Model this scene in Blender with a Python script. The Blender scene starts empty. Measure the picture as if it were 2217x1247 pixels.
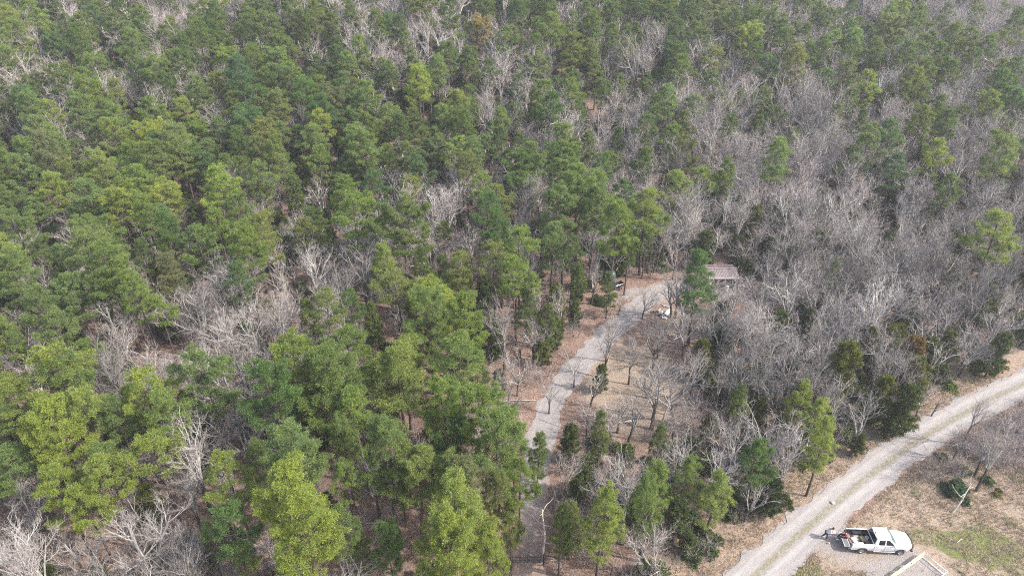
import bpy, bmesh, math, random
import numpy as np
from mathutils import Vector, Matrix

R = math.radians
random.seed(7)
C = bpy.data.collections.new("scene_collection")
sc = bpy.context.scene
sc.collection.children.link(C)

# ------------------------------------------------------------------ camera
PITCH = 33.0
CAMH = 56.0
F = 1478.0
PW, PH = 2217.0, 1247.0
cam_d = bpy.data.cameras.new("camera")
cam = bpy.data.objects.new("camera", cam_d)
C.objects.link(cam)
cam_d.sensor_width = 36.0
cam_d.lens = 36.0 * F / PW
cam_d.clip_end = 12000
cam.location = (0, 0, CAMH)
cam.rotation_euler = (R(90 - PITCH), 0, 0)
sc.camera = cam

# ------------------------------------------------------------------ light
SUN_EL, SUN_AZ = R(43), R(-14)        # direction towards the sun: azimuth from +X
w = bpy.data.worlds.new("World")
sc.world = w
w.use_nodes = True
nt = w.node_tree
nt.nodes.clear()
sky = nt.nodes.new("ShaderNodeTexSky")
sky.sky_type = 'NISHITA'
sky.sun_disc = False
sky.sun_elevation = SUN_EL
sky.sun_rotation = math.pi / 2 - SUN_AZ
sky.air_density = 1.0
sky.dust_density = 4.0
sky.ozone_density = 1.0
bg = nt.nodes.new("ShaderNodeBackground")
bg.inputs[1].default_value = 0.15
wo = nt.nodes.new("ShaderNodeOutputWorld")
nt.links.new(sky.outputs[0], bg.inputs[0])
nt.links.new(bg.outputs[0], wo.inputs[0])
sl = bpy.data.lights.new("sun", 'SUN')
sl.energy = 2.8
sl.angle = R(0.8)
sl.color = (1.0, 0.955, 0.89)
sun = bpy.data.objects.new("sun", sl)
C.objects.link(sun)
sd = Vector((math.cos(SUN_EL) * math.cos(SUN_AZ), math.cos(SUN_EL) * math.sin(SUN_AZ), math.sin(SUN_EL)))
sun.rotation_euler = sd.to_track_quat('Z', 'Y').to_euler()
sun.location = (60, 0, 90)
sc.view_settings.view_transform = 'Standard'
sc.view_settings.look = 'None'
sc.view_settings.gamma = 1
sc.view_settings.use_curve_mapping = False
sc.view_settings.exposure = 1.3
sc.render.engine = 'CYCLES'
sc.cycles.use_denoising = False
sc.cycles.filter_width = 1.1
sc.cycles.max_bounces = 7
sc.cycles.diffuse_bounces = 4
sc.cycles.transmission_bounces = 4
sc.cycles.transparent_max_bounces = 8
sc.cycles.volume_bounces = 1
sc.cycles.caustics_reflective = False
sc.cycles.caustics_refractive = False

# ------------------------------------------------------------------ helpers
def sm(a, b, x):
    t = min(1.0, max(0.0, (x - a) / (b - a)))
    return t * t * (3 - 2 * t)

def terrain(x, y):
    """metres: level in front, a wooded hillside rising beyond; steeper to the left"""
    k = 0.19 - 0.10 * sm(-40, 150, x)
    d = y - 96.0
    if d <= 0:
        return 0.0
    if d < 40:
        r = d * d / 80.0
    else:
        r = 20 + (d - 40)
    z = k * r
    if y > 270:
        z = k * (20 + 134) + k * 90 * (1 - math.exp(-(y - 270) / 90.0))
    und = 0.9 * math.sin(x * 0.045 + 1.3) * math.sin(y * 0.038) * sm(96, 150, y)
    return z + und

CP, SP = math.cos(R(PITCH)), math.sin(R(PITCH))
def ray(u, v):
    a, b = (u - PW / 2) / F, (v - PH / 2) / F
    d = Vector((a, CP - b * SP, -SP - b * CP))
    return d.normalized()

def ground_at(u, v, h=0.0):
    """the point above the terrain by h that the photograph shows at pixel u, v"""
    d = ray(u, v)
    t = 20.0
    while t < 900:
        p = Vector((0, 0, CAMH)) + d * t
        if p.z < terrain(p.x, p.y) + h:
            break
        t += 1.0
    lo, hi = t - 1.0, t
    for _ in range(20):
        m = (lo + hi) / 2
        p = Vector((0, 0, CAMH)) + d * m
        if p.z < terrain(p.x, p.y) + h:
            hi = m
        else:
            lo = m
    return p

def project(p):
    x, y, z = p[0], p[1], p[2] - CAMH
    zc = y * CP - z * SP
    yc = -(y * SP + z * CP)
    if zc < 1:
        return (-9999, -9999, 1)
    return (PW / 2 + F * x / zc, PH / 2 + F * yc / zc, zc)

def tag(o, label=None, cat=None, group=None, kind=None):
    if label: o['label'] = label
    if cat: o['category'] = cat
    if group: o['group'] = group
    if kind: o['kind'] = kind
    return o

def empty(name, loc=(0, 0, 0), rz=0.0, label=None, cat=None, group=None):
    o = bpy.data.objects.new(name, None)
    o.empty_display_size = 0.3
    C.objects.link(o)
    o.location = loc
    o.rotation_euler = (0, 0, rz)
    return tag(o, label, cat, group)

class Geo:
    def __init__(s):
        s.v, s.f, s.m = [], [], []
        s.mi = 0
    def face(s, *idx):
        s.f.append(idx); s.m.append(s.mi)
    def add(s, vs, fs):
        n = len(s.v)
        s.v.extend([tuple(p) for p in vs])
        for f in fs:
            s.f.append(tuple(i + n for i in f)); s.m.append(s.mi)
    def tube(s, pts, rad, sides=5, cap=False, tip=False):
        n = len(pts)
        rings = []
        up = Vector((0.31, 0.17, 0.93))
        for i, p in enumerate(pts):
            p = Vector(p)
            if i == 0: d = Vector(pts[1]) - p
            elif i == n - 1: d = p - Vector(pts[i - 1])
            else: d = Vector(pts[i + 1]) - Vector(pts[i - 1])
            if d.length < 1e-6: d = Vector((0, 0, 1))
            d.normalize()
            a = d.cross(up)
            if a.length < 0.05: a = d.cross(Vector((1, 0, 0)))
            a.normalize()
            b = d.cross(a)
            if tip and i == n - 1:
                rings.append([len(s.v)]); s.v.append(tuple(p)); continue
            ring = []
            for k in range(sides):
                t = 2 * math.pi * k / sides
                q = p + (a * math.cos(t) + b * math.sin(t)) * rad[i]
                ring.append(len(s.v)); s.v.append((q.x, q.y, q.z))
            rings.append(ring)
        for i in range(n - 1):
            A, B = rings[i], rings[i + 1]
            for k in range(sides):
                k2 = (k + 1) % sides
                if len(B) == 1: s.face(A[k], A[k2], B[0])
                else: s.face(A[k], A[k2], B[k2], B[k])
        if cap:
            s.face(*reversed(rings[0]))
            if len(rings[-1]) > 1: s.face(*rings[-1])
    def box(s, c, size, rot=None):
        x, y, z = [q / 2 for q in size]
        vs = [Vector((i * x, j * y, k * z)) for i in (-1, 1) for j in (-1, 1) for k in (-1, 1)]
        if rot is not None: vs = [rot @ v for v in vs]
        vs = [v + Vector(c) for v in vs]
        s.add(vs, [(0, 1, 3, 2), (4, 6, 7, 5), (0, 4, 5, 1), (2, 3, 7, 6), (0, 2, 6, 4), (1, 5, 7, 3)])
    def lathe(s, prof, axis='z', c=(0, 0, 0), n=24):
        base = len(s.v)
        for (r, h) in prof:
            for k in range(n):
                t = 2 * math.pi * k / n
                a, b = r * math.cos(t), r * math.sin(t)
                p = (a, b, h) if axis == 'z' else ((a, h, b) if axis == 'y' else (h, a, b))
                s.v.append((p[0] + c[0], p[1] + c[1], p[2] + c[2]))
        for i in range(len(prof) - 1):
            for k in range(n):
                k2 = (k + 1) % n
                s.face(base + i * n + k, base + i * n + k2, base + (i + 1) * n + k2, base + (i + 1) * n + k)
    def mesh(s, name, mats, smooth=False):
        me = bpy.data.meshes.new(name)
        me.from_pydata(s.v, [], s.f)
        if not isinstance(mats, (list, tuple)): mats = [mats]
        for m in mats: me.materials.append(m)
        if any(s.m): me.polygons.foreach_set('material_index', s.m)
        if smooth: me.polygons.foreach_set('use_smooth', [True] * len(me.polygons))
        me.update()
        return me
    def build(s, name, mats, parent=None, smooth=False, loc=(0, 0, 0)):
        o = bpy.data.objects.new(name, s.mesh(name, mats, smooth))
        C.objects.link(o)
        o.location = loc
        if parent is not None: o.parent = parent
        return o

def bev(o, wd=0.02, seg=2):
    m = o.modifiers.new("bevel", 'BEVEL'); m.width = wd; m.segments = seg; m.limit_method = 'ANGLE'; m.angle_limit = R(35)
    return o

# ------------------------------------------------------------------ materials
def newmat(name):
    m = bpy.data.materials.new(name)
    m.use_nodes = True
    return m, m.node_tree, m.node_tree.nodes["Principled BSDF"]

def nd(t, typ, **kw):
    n = t.nodes.new(typ)
    for k, v in kw.items():
        if k.startswith('i_'): n.inputs[k[2:].replace('_', ' ')].default_value = v
        else: setattr(n, k, v)
    return n

def ramp(t, src, stops):
    r = t.nodes.new("ShaderNodeValToRGB")
    els = r.color_ramp.elements
    while len(els) < len(stops): els.new(0.5)
    for e, (p, c) in zip(els, stops):
        e.position = p; e.color = (c[0], c[1], c[2], 1)
    t.links.new(src, r.inputs[0])
    return r.outputs[0]

def noise(t, vec, scale, detail=3, rough=0.55):
    n = nd(t, "ShaderNodeTexNoise")
    n.inputs['Scale'].default_value = scale
    n.inputs['Detail'].default_value = detail
    n.inputs['Roughness'].default_value = rough
    if vec is not None: t.links.new(vec, n.inputs['Vector'])
    return n.outputs['Fac']

def mix(t, a, b, f, mode='MIX'):
    n = t.nodes.new("ShaderNodeMix"); n.data_type = 'RGBA'; n.blend_type = mode
    for sock, val in ((n.inputs[6], a), (n.inputs[7], b), (n.inputs[0], f)):
        if isinstance(val, (int, float)): sock.default_value = val
        elif isinstance(val, tuple): sock.default_value = (val[0], val[1], val[2], 1)
        else: t.links.new(val, sock)
    return n.outputs[2]

def objcoord(t):
    return t.nodes.new("ShaderNodeTexCoord").outputs['Object']

def simple(name, col, rough=0.6, metal=0.0, var=0.15, scale=6.0, bump=0.0, spec=None):
    m, t, p = newmat(name)
    oc = objcoord(t)
    n = noise(t, oc, scale, 4)
    d = tuple(c * (1 - var) for c in col); l = tuple(min(1, c * (1 + var)) for c in col)
    t.links.new(ramp(t, n, [(0.3, d), (0.7, l)]), p.inputs['Base Color'])
    p.inputs['Roughness'].default_value = rough
    p.inputs['Metallic'].default_value = metal
    if spec is not None: p.inputs['Specular IOR Level'].default_value = spec
    if bump:
        b = t.nodes.new("ShaderNodeBump"); b.inputs['Strength'].default_value = bump
        b.inputs['Distance'].default_value = 0.02
        t.links.new(noise(t, oc, scale * 6, 3), b.inputs['Height'])
        t.links.new(b.outputs[0], p.inputs['Normal'])
    return m

def foliage(name, stops, trans=0.28, tipc=(1.25, 1.2, 0.9)):
    """colour from the tree's own tint (object colour, alpha 1) or else by a per-tree random number"""
    m, t, p = newmat(name)
    oi = t.nodes.new("ShaderNodeObjectInfo")
    base = ramp(t, oi.outputs['Random'], stops)
    base = mix(t, base, oi.outputs['Color'], oi.outputs['Alpha'])
    geo = t.nodes.new("ShaderNodeNewGeometry")
    v = mix(t, (0.72, 0.74, 0.8), tipc, geo.outputs['Random Per Island'])
    col = mix(t, base, v, 1.0, 'MULTIPLY')
    big = ramp(t, noise(t, objcoord(t), 0.55, 2), [(0.35, (0.86, 0.9, 0.95)), (0.65, (1.12, 1.08, 0.95))])
    col = mix(t, col, big, 1.0, 'MULTIPLY')
    t.links.new(col, p.inputs['Base Color'])
    p.inputs['Roughness'].default_value = 0.62
    p.inputs['Specular IOR Level'].default_value = 0.25
    tr = t.nodes.new("ShaderNodeBsdfTranslucent")
    t.links.new(col, tr.inputs['Color'])
    ms = t.nodes.new("ShaderNodeMixShader"); ms.inputs[0].default_value = trans
    out = t.nodes["Material Output"]
    t.links.new(p.outputs[0], ms.inputs[1]); t.links.new(tr.outputs[0], ms.inputs[2])
    t.links.new(ms.outputs[0], out.inputs['Surface'])
    return m

M = {}
M['needle'] = foliage("pine_needles", [(0.0, (0.13, 0.20, 0.062)), (0.35, (0.155, 0.22, 0.066)), (0.6, (0.20, 0.25, 0.07)), (0.85, (0.12, 0.185, 0.07)), (1.0, (0.175, 0.215, 0.085))], 0.5)
M['cedar'] = foliage("cedar_sprays", [(0.0, (0.075, 0.105, 0.028)), (0.5, (0.095, 0.12, 0.03)), (1.0, (0.07, 0.11, 0.04))], 0.3)
M['shrubleaf'] = foliage("shrub_leaves", [(0.0, (0.07, 0.12, 0.04)), (0.5, (0.13, 0.16, 0.06)), (1.0, (0.10, 0.13, 0.055))], 0.3)

def bark(name, dark, light, scale=9.0):
    m, t, p = newmat(name)
    oc = objcoord(t)
    mp = t.nodes.new("ShaderNodeMapping"); mp.inputs['Scale'].default_value = (1, 1, 0.25)
    t.links.new(oc, mp.inputs[0])
    n = noise(t, mp.outputs[0], scale, 5, 0.65)
    t.links.new(ramp(t, n, [(0.35, dark), (0.68, light)]), p.inputs['Base Color'])
    p.inputs['Roughness'].default_value = 0.9
    p.inputs['Specular IOR Level'].default_value = 0.2
    b = t.nodes.new("ShaderNodeBump"); b.inputs['Strength'].default_value = 0.8; b.inputs['Distance'].default_value = 0.03
    t.links.new(n, b.inputs['Height']); t.links.new(b.outputs[0], p.inputs['Normal'])
    return m
M['pinebark'] = bark("pine_bark", (0.035, 0.026, 0.024), (0.16, 0.125, 0.11))
M['oakbark'] = bark("oak_bark", (0.03, 0.025, 0.022), (0.13, 0.11, 0.098))

def limbmat(name, stops, patch):
    m, t, p = newmat(name)
    oi = t.nodes.new("ShaderNodeObjectInfo")
    base = ramp(t, oi.outputs['Random'], stops)
    tint = oi.outputs['Color'] if 'twig' not in name else mix(t, oi.outputs['Color'], (0.82, 0.78, 0.77), 1.0, 'MULTIPLY')
    base = mix(t, base, tint, oi.outputs['Alpha'])
    n = noise(t, objcoord(t), 1.6, 4, 0.6)
    col = mix(t, base, ramp(t, n, [(0.38, patch), (0.62, (1.06, 1.06, 1.06))]), 1.0, 'MULTIPLY')
    t.links.new(col, p.inputs['Base Color'])
    p.inputs['Roughness'].default_value = 0.85
    p.inputs['Specular IOR Level'].default_value = 0.2
    return m
M['limb'] = limbmat("grey_limbs", [(0.0, (0.37, 0.35, 0.33)), (0.3, (0.50, 0.475, 0.44)), (0.6, (0.34, 0.31, 0.29)), (0.85, (0.43, 0.42, 0.37)), (1.0, (0.56, 0.54, 0.50))], (0.7, 0.68, 0.66))
M['twig'] = limbmat("fine_twigs", [(0.0, (0.31, 0.265, 0.25)), (0.5, (0.38, 0.335, 0.32)), (1.0, (0.28, 0.245, 0.235))], (0.85, 0.82, 0.82))
M['deadwood'] = simple("weathered_dead_wood", (0.42, 0.38, 0.34), 0.8, var=0.3, scale=3)
M['rawwood'] = simple("torn_orange_heartwood", (0.48, 0.27, 0.14), 0.8, var=0.25, scale=8)
# ------------------------------------------------------------------ tree kinds
def rnd(a, b): return random.uniform(a, b)
def unit():
    while True:
        v = Vector((rnd(-1, 1), rnd(-1, 1), rnd(-1, 1)))
        if 0.05 < v.length < 1: return v.normalized()

def tuft(g, p, axis, ln, n=11, wd=0.065):
    """a spray of needle bundles radiating from one point"""
    for _ in range(n):
        d = (axis * 0.55 + unit()).normalized()
        L = ln * rnd(0.7, 1.15)
        s = d.cross(unit())
        if s.length < 0.05: continue
        s = s.normalized() * wd * rnd(0.7, 1.3)
        q = p + d * L
        i = len(g.v)
        g.v.extend([tuple(p + s * 0.25), tuple(q - s), tuple(q + s)])
        g.face(i, i + 1, i + 2)

def make_pine(seed, H, cr, cb, nb, dens=1.0, droop=0.0, lean=0.4, tw=0.019, tn=18, tl=0.32):
    random.seed(seed)
    tr, cg = Geo(), Geo()
    # the trunk
    n = 9
    bx, by = rnd(-lean, lean), rnd(-lean, lean)
    ax = []
    for i in range(n):
        t = i / (n - 1)
        ax.append(Vector((bx * t * t + 0.12 * math.sin(t * 5 + seed), by * t * t + 0.1 * math.cos(t * 4 + seed) - 0.1, H * t * 0.985 - (0.25 if i == 0 else 0))))
    def axis_at(t):
        t = min(0.999, max(0, t)) * (n - 1); i = int(t); return ax[i].lerp(ax[i + 1], t - i)
    r0 = 0.019 * H * 0.72 + 0.02
    rad = [r0 * (1.15 if i == 0 else 1) * (1 - 0.86 * (i / (n - 1)) ** 1.1) for i in range(n)]
    tr.tube(ax, rad, 7, tip=True)
    # dead snags below the crown
    cg.mi = 1
    for _ in range(6):
        t = rnd(cb * 0.55, cb)
        p = axis_at(t); a = rnd(0, 6.28); L = rnd(0.4, 1.3)
        tr.tube([p, p + Vector((math.cos(a) * L, math.sin(a) * L, rnd(-.1, .3)))], [0.03, 0.01], 3)
    gaps = [rnd(0, 6.28) for _ in range(3)]
    lobes = [(rnd(0, 6.28), rnd(-.22, .3)) for _ in range(3)]
    for k in range(nb):
        s = (k + 0.5) / nb
        t = cb + (0.985 - cb) * s
        az = k * 2.39996 + rnd(-.5, .5)
        prof = math.sqrt(max(0.02, 1 - s ** 2.1)) * min(1.0, 0.62 + 1.3 * s)
        if s < 0.3 and random.random() < 0.25: continue
        f = 1 + sum(b * max(0, math.cos(az - a)) for a, b in lobes)
        L = max(0.55, cr * prof * rnd(0.5, 1.2) * f)
        el = R(2 + 62 * s ** 1.7 + rnd(-8, 10)) - droop * (1 - s)
        p0 = axis_at(t)
        dh = Vector((math.cos(az), math.sin(az), 0))
        pts = []
        for j in range(5):
            q = j / 4
            pts.append(p0 + dh * (L * q * math.cos(el)) + Vector((0, 0, L * q * math.sin(el) + 0.16 * L * q * q * (1 - s) - 0.08 * L * math.sin(q * 3.1))))
        cg.mi = 1
        br = max(0.018, 0.016 * L)
        cg.tube(pts, [br, br * .85, br * .6, br * .4, br * .15], 4)
        # side limbs carry flattened pads of tufts
        side = Vector((-dh.y, dh.x, 0))
        nt_ = int(19 * dens * L / 2.6 * (0.7 + 0.5 * L / cr) + 5)
        nsub = max(2, int(L * 1.6))
        subs = [(pts, 0.55, 1.0)]
        for j in range(nsub):
            q = 0.38 + 0.6 * (j + rnd(0, .6)) / nsub
            q = min(q, 0.97)
            i = min(3, int(q * 4)); b0 = pts[i].lerp(pts[i + 1], q * 4 - i)
            sg = 1 if j % 2 else -1
            sl_ = 0.42 * L * (1.15 - q) * rnd(.8, 1.3) + 0.25
            e = b0 + side * (sg * sl_) + dh * (sl_ * 0.55) + Vector((0, 0, sl_ * rnd(0.05, .3)))
            cg.tube([b0, e], [br * .45, br * .12], 3)
            subs.append(([b0, b0.lerp(e, .33), b0.lerp(e, .66), b0.lerp(e, .9), e], 0.3, 0.55))
        cg.mi = 0
        for (pp, st, wgt) in subs:
            c = int(nt_ * wgt * (0.75 if st == .55 else 0.8))
            for _ in range(max(2, int(c * .4))):
                q = st + (1 - st) * random.random() ** 0.75
                i = min(3, int(q * 4)); b0 = pp[i].lerp(pp[i + 1], min(1, q * 4 - i))
                b0 = b0 + Vector((rnd(-1, 1), rnd(-1, 1), rnd(-.2, .8))) * 0.26
                for _k in range(3 if random.random() < .5 else 5):
                    off = Vector((rnd(-1, 1), rnd(-1, 1), rnd(-.4, .7))) * 0.22
                    tuft(cg, b0 + off, (dh * 0.3 + Vector((0, 0, .9)) + off * 2).normalized(), tl, tn, tw)
    # leader
    top = ax[-1]
    for _ in range(22):
        tuft(cg, top + Vector((rnd(-.35, .35), rnd(-.35, .35), rnd(-.7, .12))), Vector((0, 0, 1)), tl, tn, tw)
    return tr, cg

def make_bare(seed, H, spread, fork, whips=1.0, gnarl=0.25, sides=4, nlimb=6):
    """leafless hardwood: dark bole, pale limbs and a haze of twigs"""
    random.seed(seed)
    tr, cg = Geo(), Geo()
    zf = H * fork
    n = 5
    l1, l2 = rnd(-.5, .5), rnd(-.5, .5)
    tp = [Vector((l1 * (i / (n - 1)) ** 1.5 + rnd(-.05, .05), l2 * (i / (n - 1)) ** 1.5, zf * i / (n - 1) - (0.25 if i == 0 else 0))) for i in range(n)]
    r0 = 0.0175 * H * rnd(0.85, 1.2) + 0.02
    tr.tube(tp, [r0 * 1.25, r0, r0 * .95, r0 * .9, r0 * .85], 7)
    def branch(p, d, L, r, lvl):
        segs = 5 if lvl == 0 else (4 if lvl == 1 else (3 if lvl == 2 else 2))
        pts = [p.copy()]; dd = d.copy()
        for i in range(segs):
            j = unit() * gnarl * (1.0 if lvl < 2 else 0.8)
            dd = (dd + j + Vector((0, 0, 0.10 if lvl < 3 else 0.03))).normalized()
            pts.append(pts[-1] + dd * (L / segs))
        rr = [max((.018, .012, .009, .0065, .005)[lvl], r * (1 - 0.72 * i / segs)) for i in range(segs + 1)]
        cg.mi = 0 if lvl < 2 else 1
        if lvl == 2: cg.mi = 0 if random.random() < .6 else 1
        cg.tube(pts, rr, sides if lvl < 2 else 3, tip=(lvl >= 2))
        if lvl >= 4: return
        cnt = ([5, 5, 4, int(round(3 * whips))] if gnarl < .29 else [4, 4, 3, 2])[lvl]
        for c in range(cnt):
            q = 0.25 + 0.75 * (c + rnd(0.1, 0.9)) / cnt
            x = q * segs; i = min(segs - 1, int(x)); b = pts[i].lerp(pts[i + 1], min(1, x - i))
            ld = (pts[i + 1] - pts[i]).normalized()
            perp = ld.cross(unit())
            if perp.length < .1: perp = ld.cross(Vector((1, 0, 0)))
            perp.normalize()
            ang = R(rnd(28, 58))
            nd_ = (ld * math.cos(ang) + perp * math.sin(ang))
            if nd_.z < -0.15: nd_.z *= -0.4
            branch(b, nd_.normalized(), L * rnd(.42, .66) * (1.05 - 0.35 * q), max(0.006, rr[i] * rnd(.5, .7)), lvl + 1)
    for k in range(nlimb):
        a = k * 2 * math.pi / nlimb + rnd(-.5, .5)
        inc = rnd(0.25, 1.0) * spread if k else 0.08
        d = Vector((math.cos(a) * math.sin(inc), math.sin(a) * math.sin(inc), math.cos(inc)))
        z = rnd(0.62, 1.0) if k > 1 else 1.0
        x = z * (n - 1); i = min(n - 2, int(x)); b = tp[i].lerp(tp[i + 1], x - i)
        branch(b, d, (H - zf) * rnd(.62, .92) / (0.55 + 0.45 * math.cos(inc)) * 0.86, r0 * rnd(.5, .78), 0)
    return tr, cg

def make_cedar(seed, H, cr, nb=46, open_=0.0):
    random.seed(seed)
    tr, cg = Geo(), Geo()
    tr.tube([(0, 0, -.2), (0.05, 0, H * .5), (0, 0.05, H * .95)], [0.014 * H + .03, .011 * H, 0.01], 6)
    for k in range(nb):
        s = (k + .5) / nb
        z = H * (0.06 + 0.92 * s)
        L = cr * (1 - s) ** 0.52 * (0.85 if s < .1 else 1) * rnd(.62, 1.15) + 0.12
        az = k * 2.39996 + rnd(-.3, .3)
        dh = Vector((math.cos(az), math.sin(az), 0))
        p0 = Vector((0, 0, z)); up = 0.35 + 0.7 * s
        e = p0 + dh * L + Vector((0, 0, L * up))
        cg.mi = 1; cg.tube([p0, e], [.02 + .006 * L, .006], 3)
        cg.mi = 0
        for _ in range(int(8 + 26 * L)):
            q = rnd(.25, 1.0) ** .8
            b = p0.lerp(e, q) + Vector((rnd(-1, 1), rnd(-1, 1), rnd(-.7, .9))) * 0.26 * (0.5 + .35 * L)
            tuft(cg, b, (dh * .6 + Vector((0, 0, .9))).normalized(), 0.24, 10, 0.035)
    return tr, cg

def make_shrub(seed, r, h, n=130):
    """low evergreen bush"""
    random.seed(seed)
    g = Geo(); g.mi = 1
    for _ in range(9):
        a = rnd(0, 6.28); g.tube([(0, 0, -.05), (math.cos(a) * r * .6, math.sin(a) * r * .6, h * rnd(.5, .85))], [.03, .008], 3)
    g.mi = 0
    for _ in range(n):
        a = rnd(0, 6.28); q = math.sqrt(random.random()) * (1 + .3 * math.sin(a * 3 + seed) + .2 * math.sin(a * 5)); zz = rnd(.15, 1) * math.sqrt(max(.05, 1 - min(1, q) ** 2)) * h * (1 + .35 * math.sin(a * 2 + 1))
        tuft(g, Vector((math.cos(a) * q * r, math.sin(a) * q * r * .9, zz)), Vector((math.cos(a) * .4, math.sin(a) * .4, .8)).normalized(), .26, 11, .055)
    return g

def make_brush(seed, n=16, h=2.0, r=1.0):
    """leafless twiggy brush; one material"""
    random.seed(seed)
    g = Geo()
    for _ in range(n):
        a = rnd(0, 6.28); q = random.random() * r * .5
        p = Vector((math.cos(a) * q, math.sin(a) * q, -.05))
        d = Vector((math.cos(a) * rnd(.1, .7), math.sin(a) * rnd(.1, .7), 1)).normalized()
        L = h * rnd(.5, 1.1)
        pts = [p]
        for i in range(3):
            d = (d + unit() * .2).normalized(); pts.append(pts[-1] + d * L / 3)
        g.tube(pts, [.018, .013, .009, .004], 3, tip=True)
        for _ in range(5):
            x = rnd(.25, .95) * 3; i = min(2, int(x)); b = pts[i].lerp(pts[i + 1], x - i)
            dd = (d + unit() * .8).normalized()
            e = b + dd * L * rnd(.2, .42)
            g.tube([b, e], [.009, .004], 3, tip=True)
            for _ in range(2):
                b2 = b.lerp(e, rnd(.3, .9)); g.tube([b2, b2 + (dd + unit() * .8).normalized() * L * .18], [.006, .003], 3, tip=True)
    return g

def split(g, name, mats):
    return g.mesh(name, mats)

def joined(tr, cg, name, mats3):
    j = Geo()
    j.v = list(cg.v); j.f = list(cg.f); j.m = list(cg.m)
    n = len(j.v)
    j.v += tr.v; j.f += [tuple(i + n for i in f) for f in tr.f]; j.m += [2] * len(tr.f)
    return j.mesh(name, mats3)

KINDS = {}
def add_kind(key, tr, cg, H, cw, cz, mats, tmat):
    """cw crown width, cz height of the crown's centre"""
    KINDS.setdefault(key, []).append(dict(trunk=tr.mesh(key + "_trunk", tmat, True), crown=cg.mesh(key + "_crown", mats), full=joined(tr, cg, key + "_whole", mats + [tmat]), H=H, cw=cw, cz=cz))

def extent(cg):
    a = np.array(cg.v)
    rr = np.hypot(a[:, 0], a[:, 1])
    return 2 * np.percentile(rr, 93), (np.percentile(a[:, 2], 4) + a[:, 2].max()) / 2

PM = [M['needle'], M['pinebark']]
pine_specs = [(11, 15.5, 3.6, .48, 26, 1.0, .0, .5), (12, 14.5, 3.2, .52, 26, 1.0, .08, .6), (13, 16.0, 3.3, .45, 32, .95, .0, .5),
              (14, 13.5, 3.8, .52, 27, 1.05, -.05, .7), (15, 15.0, 2.9, .5, 25, 1.0, .1, .3), (16, 13.0, 2.6, .48, 25, 1.0, .05, .3),
              (17, 16.0, 4.0, .52, 30, .85, -.05, .9), (18, 14.0, 3.2, .58, 22, 1.05, .0, .8), (19, 12.5, 2.4, .60, 18, .9, .1, .9), (20, 15.0, 3.5, .56, 22, .8, .12, .6)]
for s in pine_specs:
    a, b = make_pine(*s)
    cw, cz = extent(b)
    add_kind('pine', a, b, s[1], cw, cz, PM, M['pinebark'])
# young narrow pines
for s in [(21, 9.5, 2.2, .16, 34, .9, .1, .2), (22, 11.0, 2.4, .22, 36, .9, .05, .3), (23, 14.0, 2.5, .36, 40, .9, .05, .3)]:
    a, b = make_pine(*s, tl=.27)
    cw, cz = extent(b)
    add_kind('slim', a, b, s[1], cw, cz, PM, M['pinebark'])
BM = [M['limb'], M['twig']]
for s in [(31, 12.0, .85, .34, 1.0, .22, 4, 6), (32, 11.0, 1.0, .30, 1.0, .26, 4, 7), (33, 13.0, .7, .38, 1.0, .2, 4, 6), (34, 10.0, .9, .28, 1.3, .24, 4, 6),
          (35, 12.5, .6, .34, 1.2, .18, 4, 5), (36, 9.0, .8, .3, 1.0, .3, 4, 5)]:
    a, b = make_bare(*s)
    cw, cz = extent(b)
    add_kind('bare', a, b, s[1], cw, cz, BM, M['oakbark'])
# gnarled, wide, pale
for s in [(41, 9.0, 1.1, .3, .7, .40, 5, 6), (42, 10.0, .95, .22, .8, .3, 5, 6)]:
    a, b = make_bare(*s)
    cw, cz = extent(b)
    add_kind('gnarled', a, b, s[1], cw, cz, BM, M['oakbark'])
CM = [M['cedar'], M['oakbark']]
for s in [(51, 6.0, 2.0, 50), (52, 7.5, 2.1, 58), (53, 4.5, 1.8, 38)]:
    a, b = make_cedar(*s)
    cw, cz = extent(b)
    add_kind('cedar', a, b, s[1], cw, cz, CM, M['oakbark'])
BR = [make_brush(60 + i, 14 + 2 * i, 1.7 + .35 * i, 1.0).mesh("brush_whole", [M['twig']]) for i in range(4)]
for k, vs in KINDS.items():
    print(k, [(round(v['cw'], 1), round(v['cz'], 1), len(v['crown'].polygons)) for v in vs])
# ------------------------------------------------------------------ where the roads run (metres)
def line_m(pts): 
    return [ground_at(u, v) for u, v in pts]
L_edge = line_m([(1440, 1370), (1500, 1312), (1570, 1247), (1655, 1165), (1750, 1083), (1850, 1005), (1950, 938), (2050, 882), (2120, 845), (2217, 800), (2330, 752)])
R_edge = line_m([(1565, 1380), (1632, 1312), (1700, 1247), (1755, 1195), (1835, 1122), (1905, 1062), (1985, 995), (2070, 938), (2140, 898), (2217, 862), (2340, 806)])
def resample(pts, n):
    d = [0]
    for a, b in zip(pts, pts[1:]): d.append(d[-1] + (b - a).length)
    out = []
    for i in range(n):
        t = d[-1] * i / (n - 1); k = 0
        while k < len(d) - 2 and d[k + 1] < t: k += 1
        out.append(pts[k].lerp(pts[k + 1], (t - d[k]) / (d[k + 1] - d[k])))
    return out
def smooth(p, it=6):
    p = [q.copy() for q in p]
    for _ in range(it):
        p = [p[0]] + [(p[i - 1] + p[i] * 2 + p[i + 1]) / 4 for i in range(1, len(p) - 1)] + [p[-1]]
    return p
road_c = smooth(resample([(a + b) / 2 for a, b in zip(L_edge, R_edge)], 60), 8)
dr = (road_c[-1] - road_c[-2]).normalized(); road_c += [road_c[-1] + dr * 4 * k for k in range(1, 12)]
dr = (road_c[0] - road_c[1]).normalized(); road_c = [road_c[0] + dr * 3 * k for k in range(6, 0, -1)] + road_c
RW = 1.85
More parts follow.
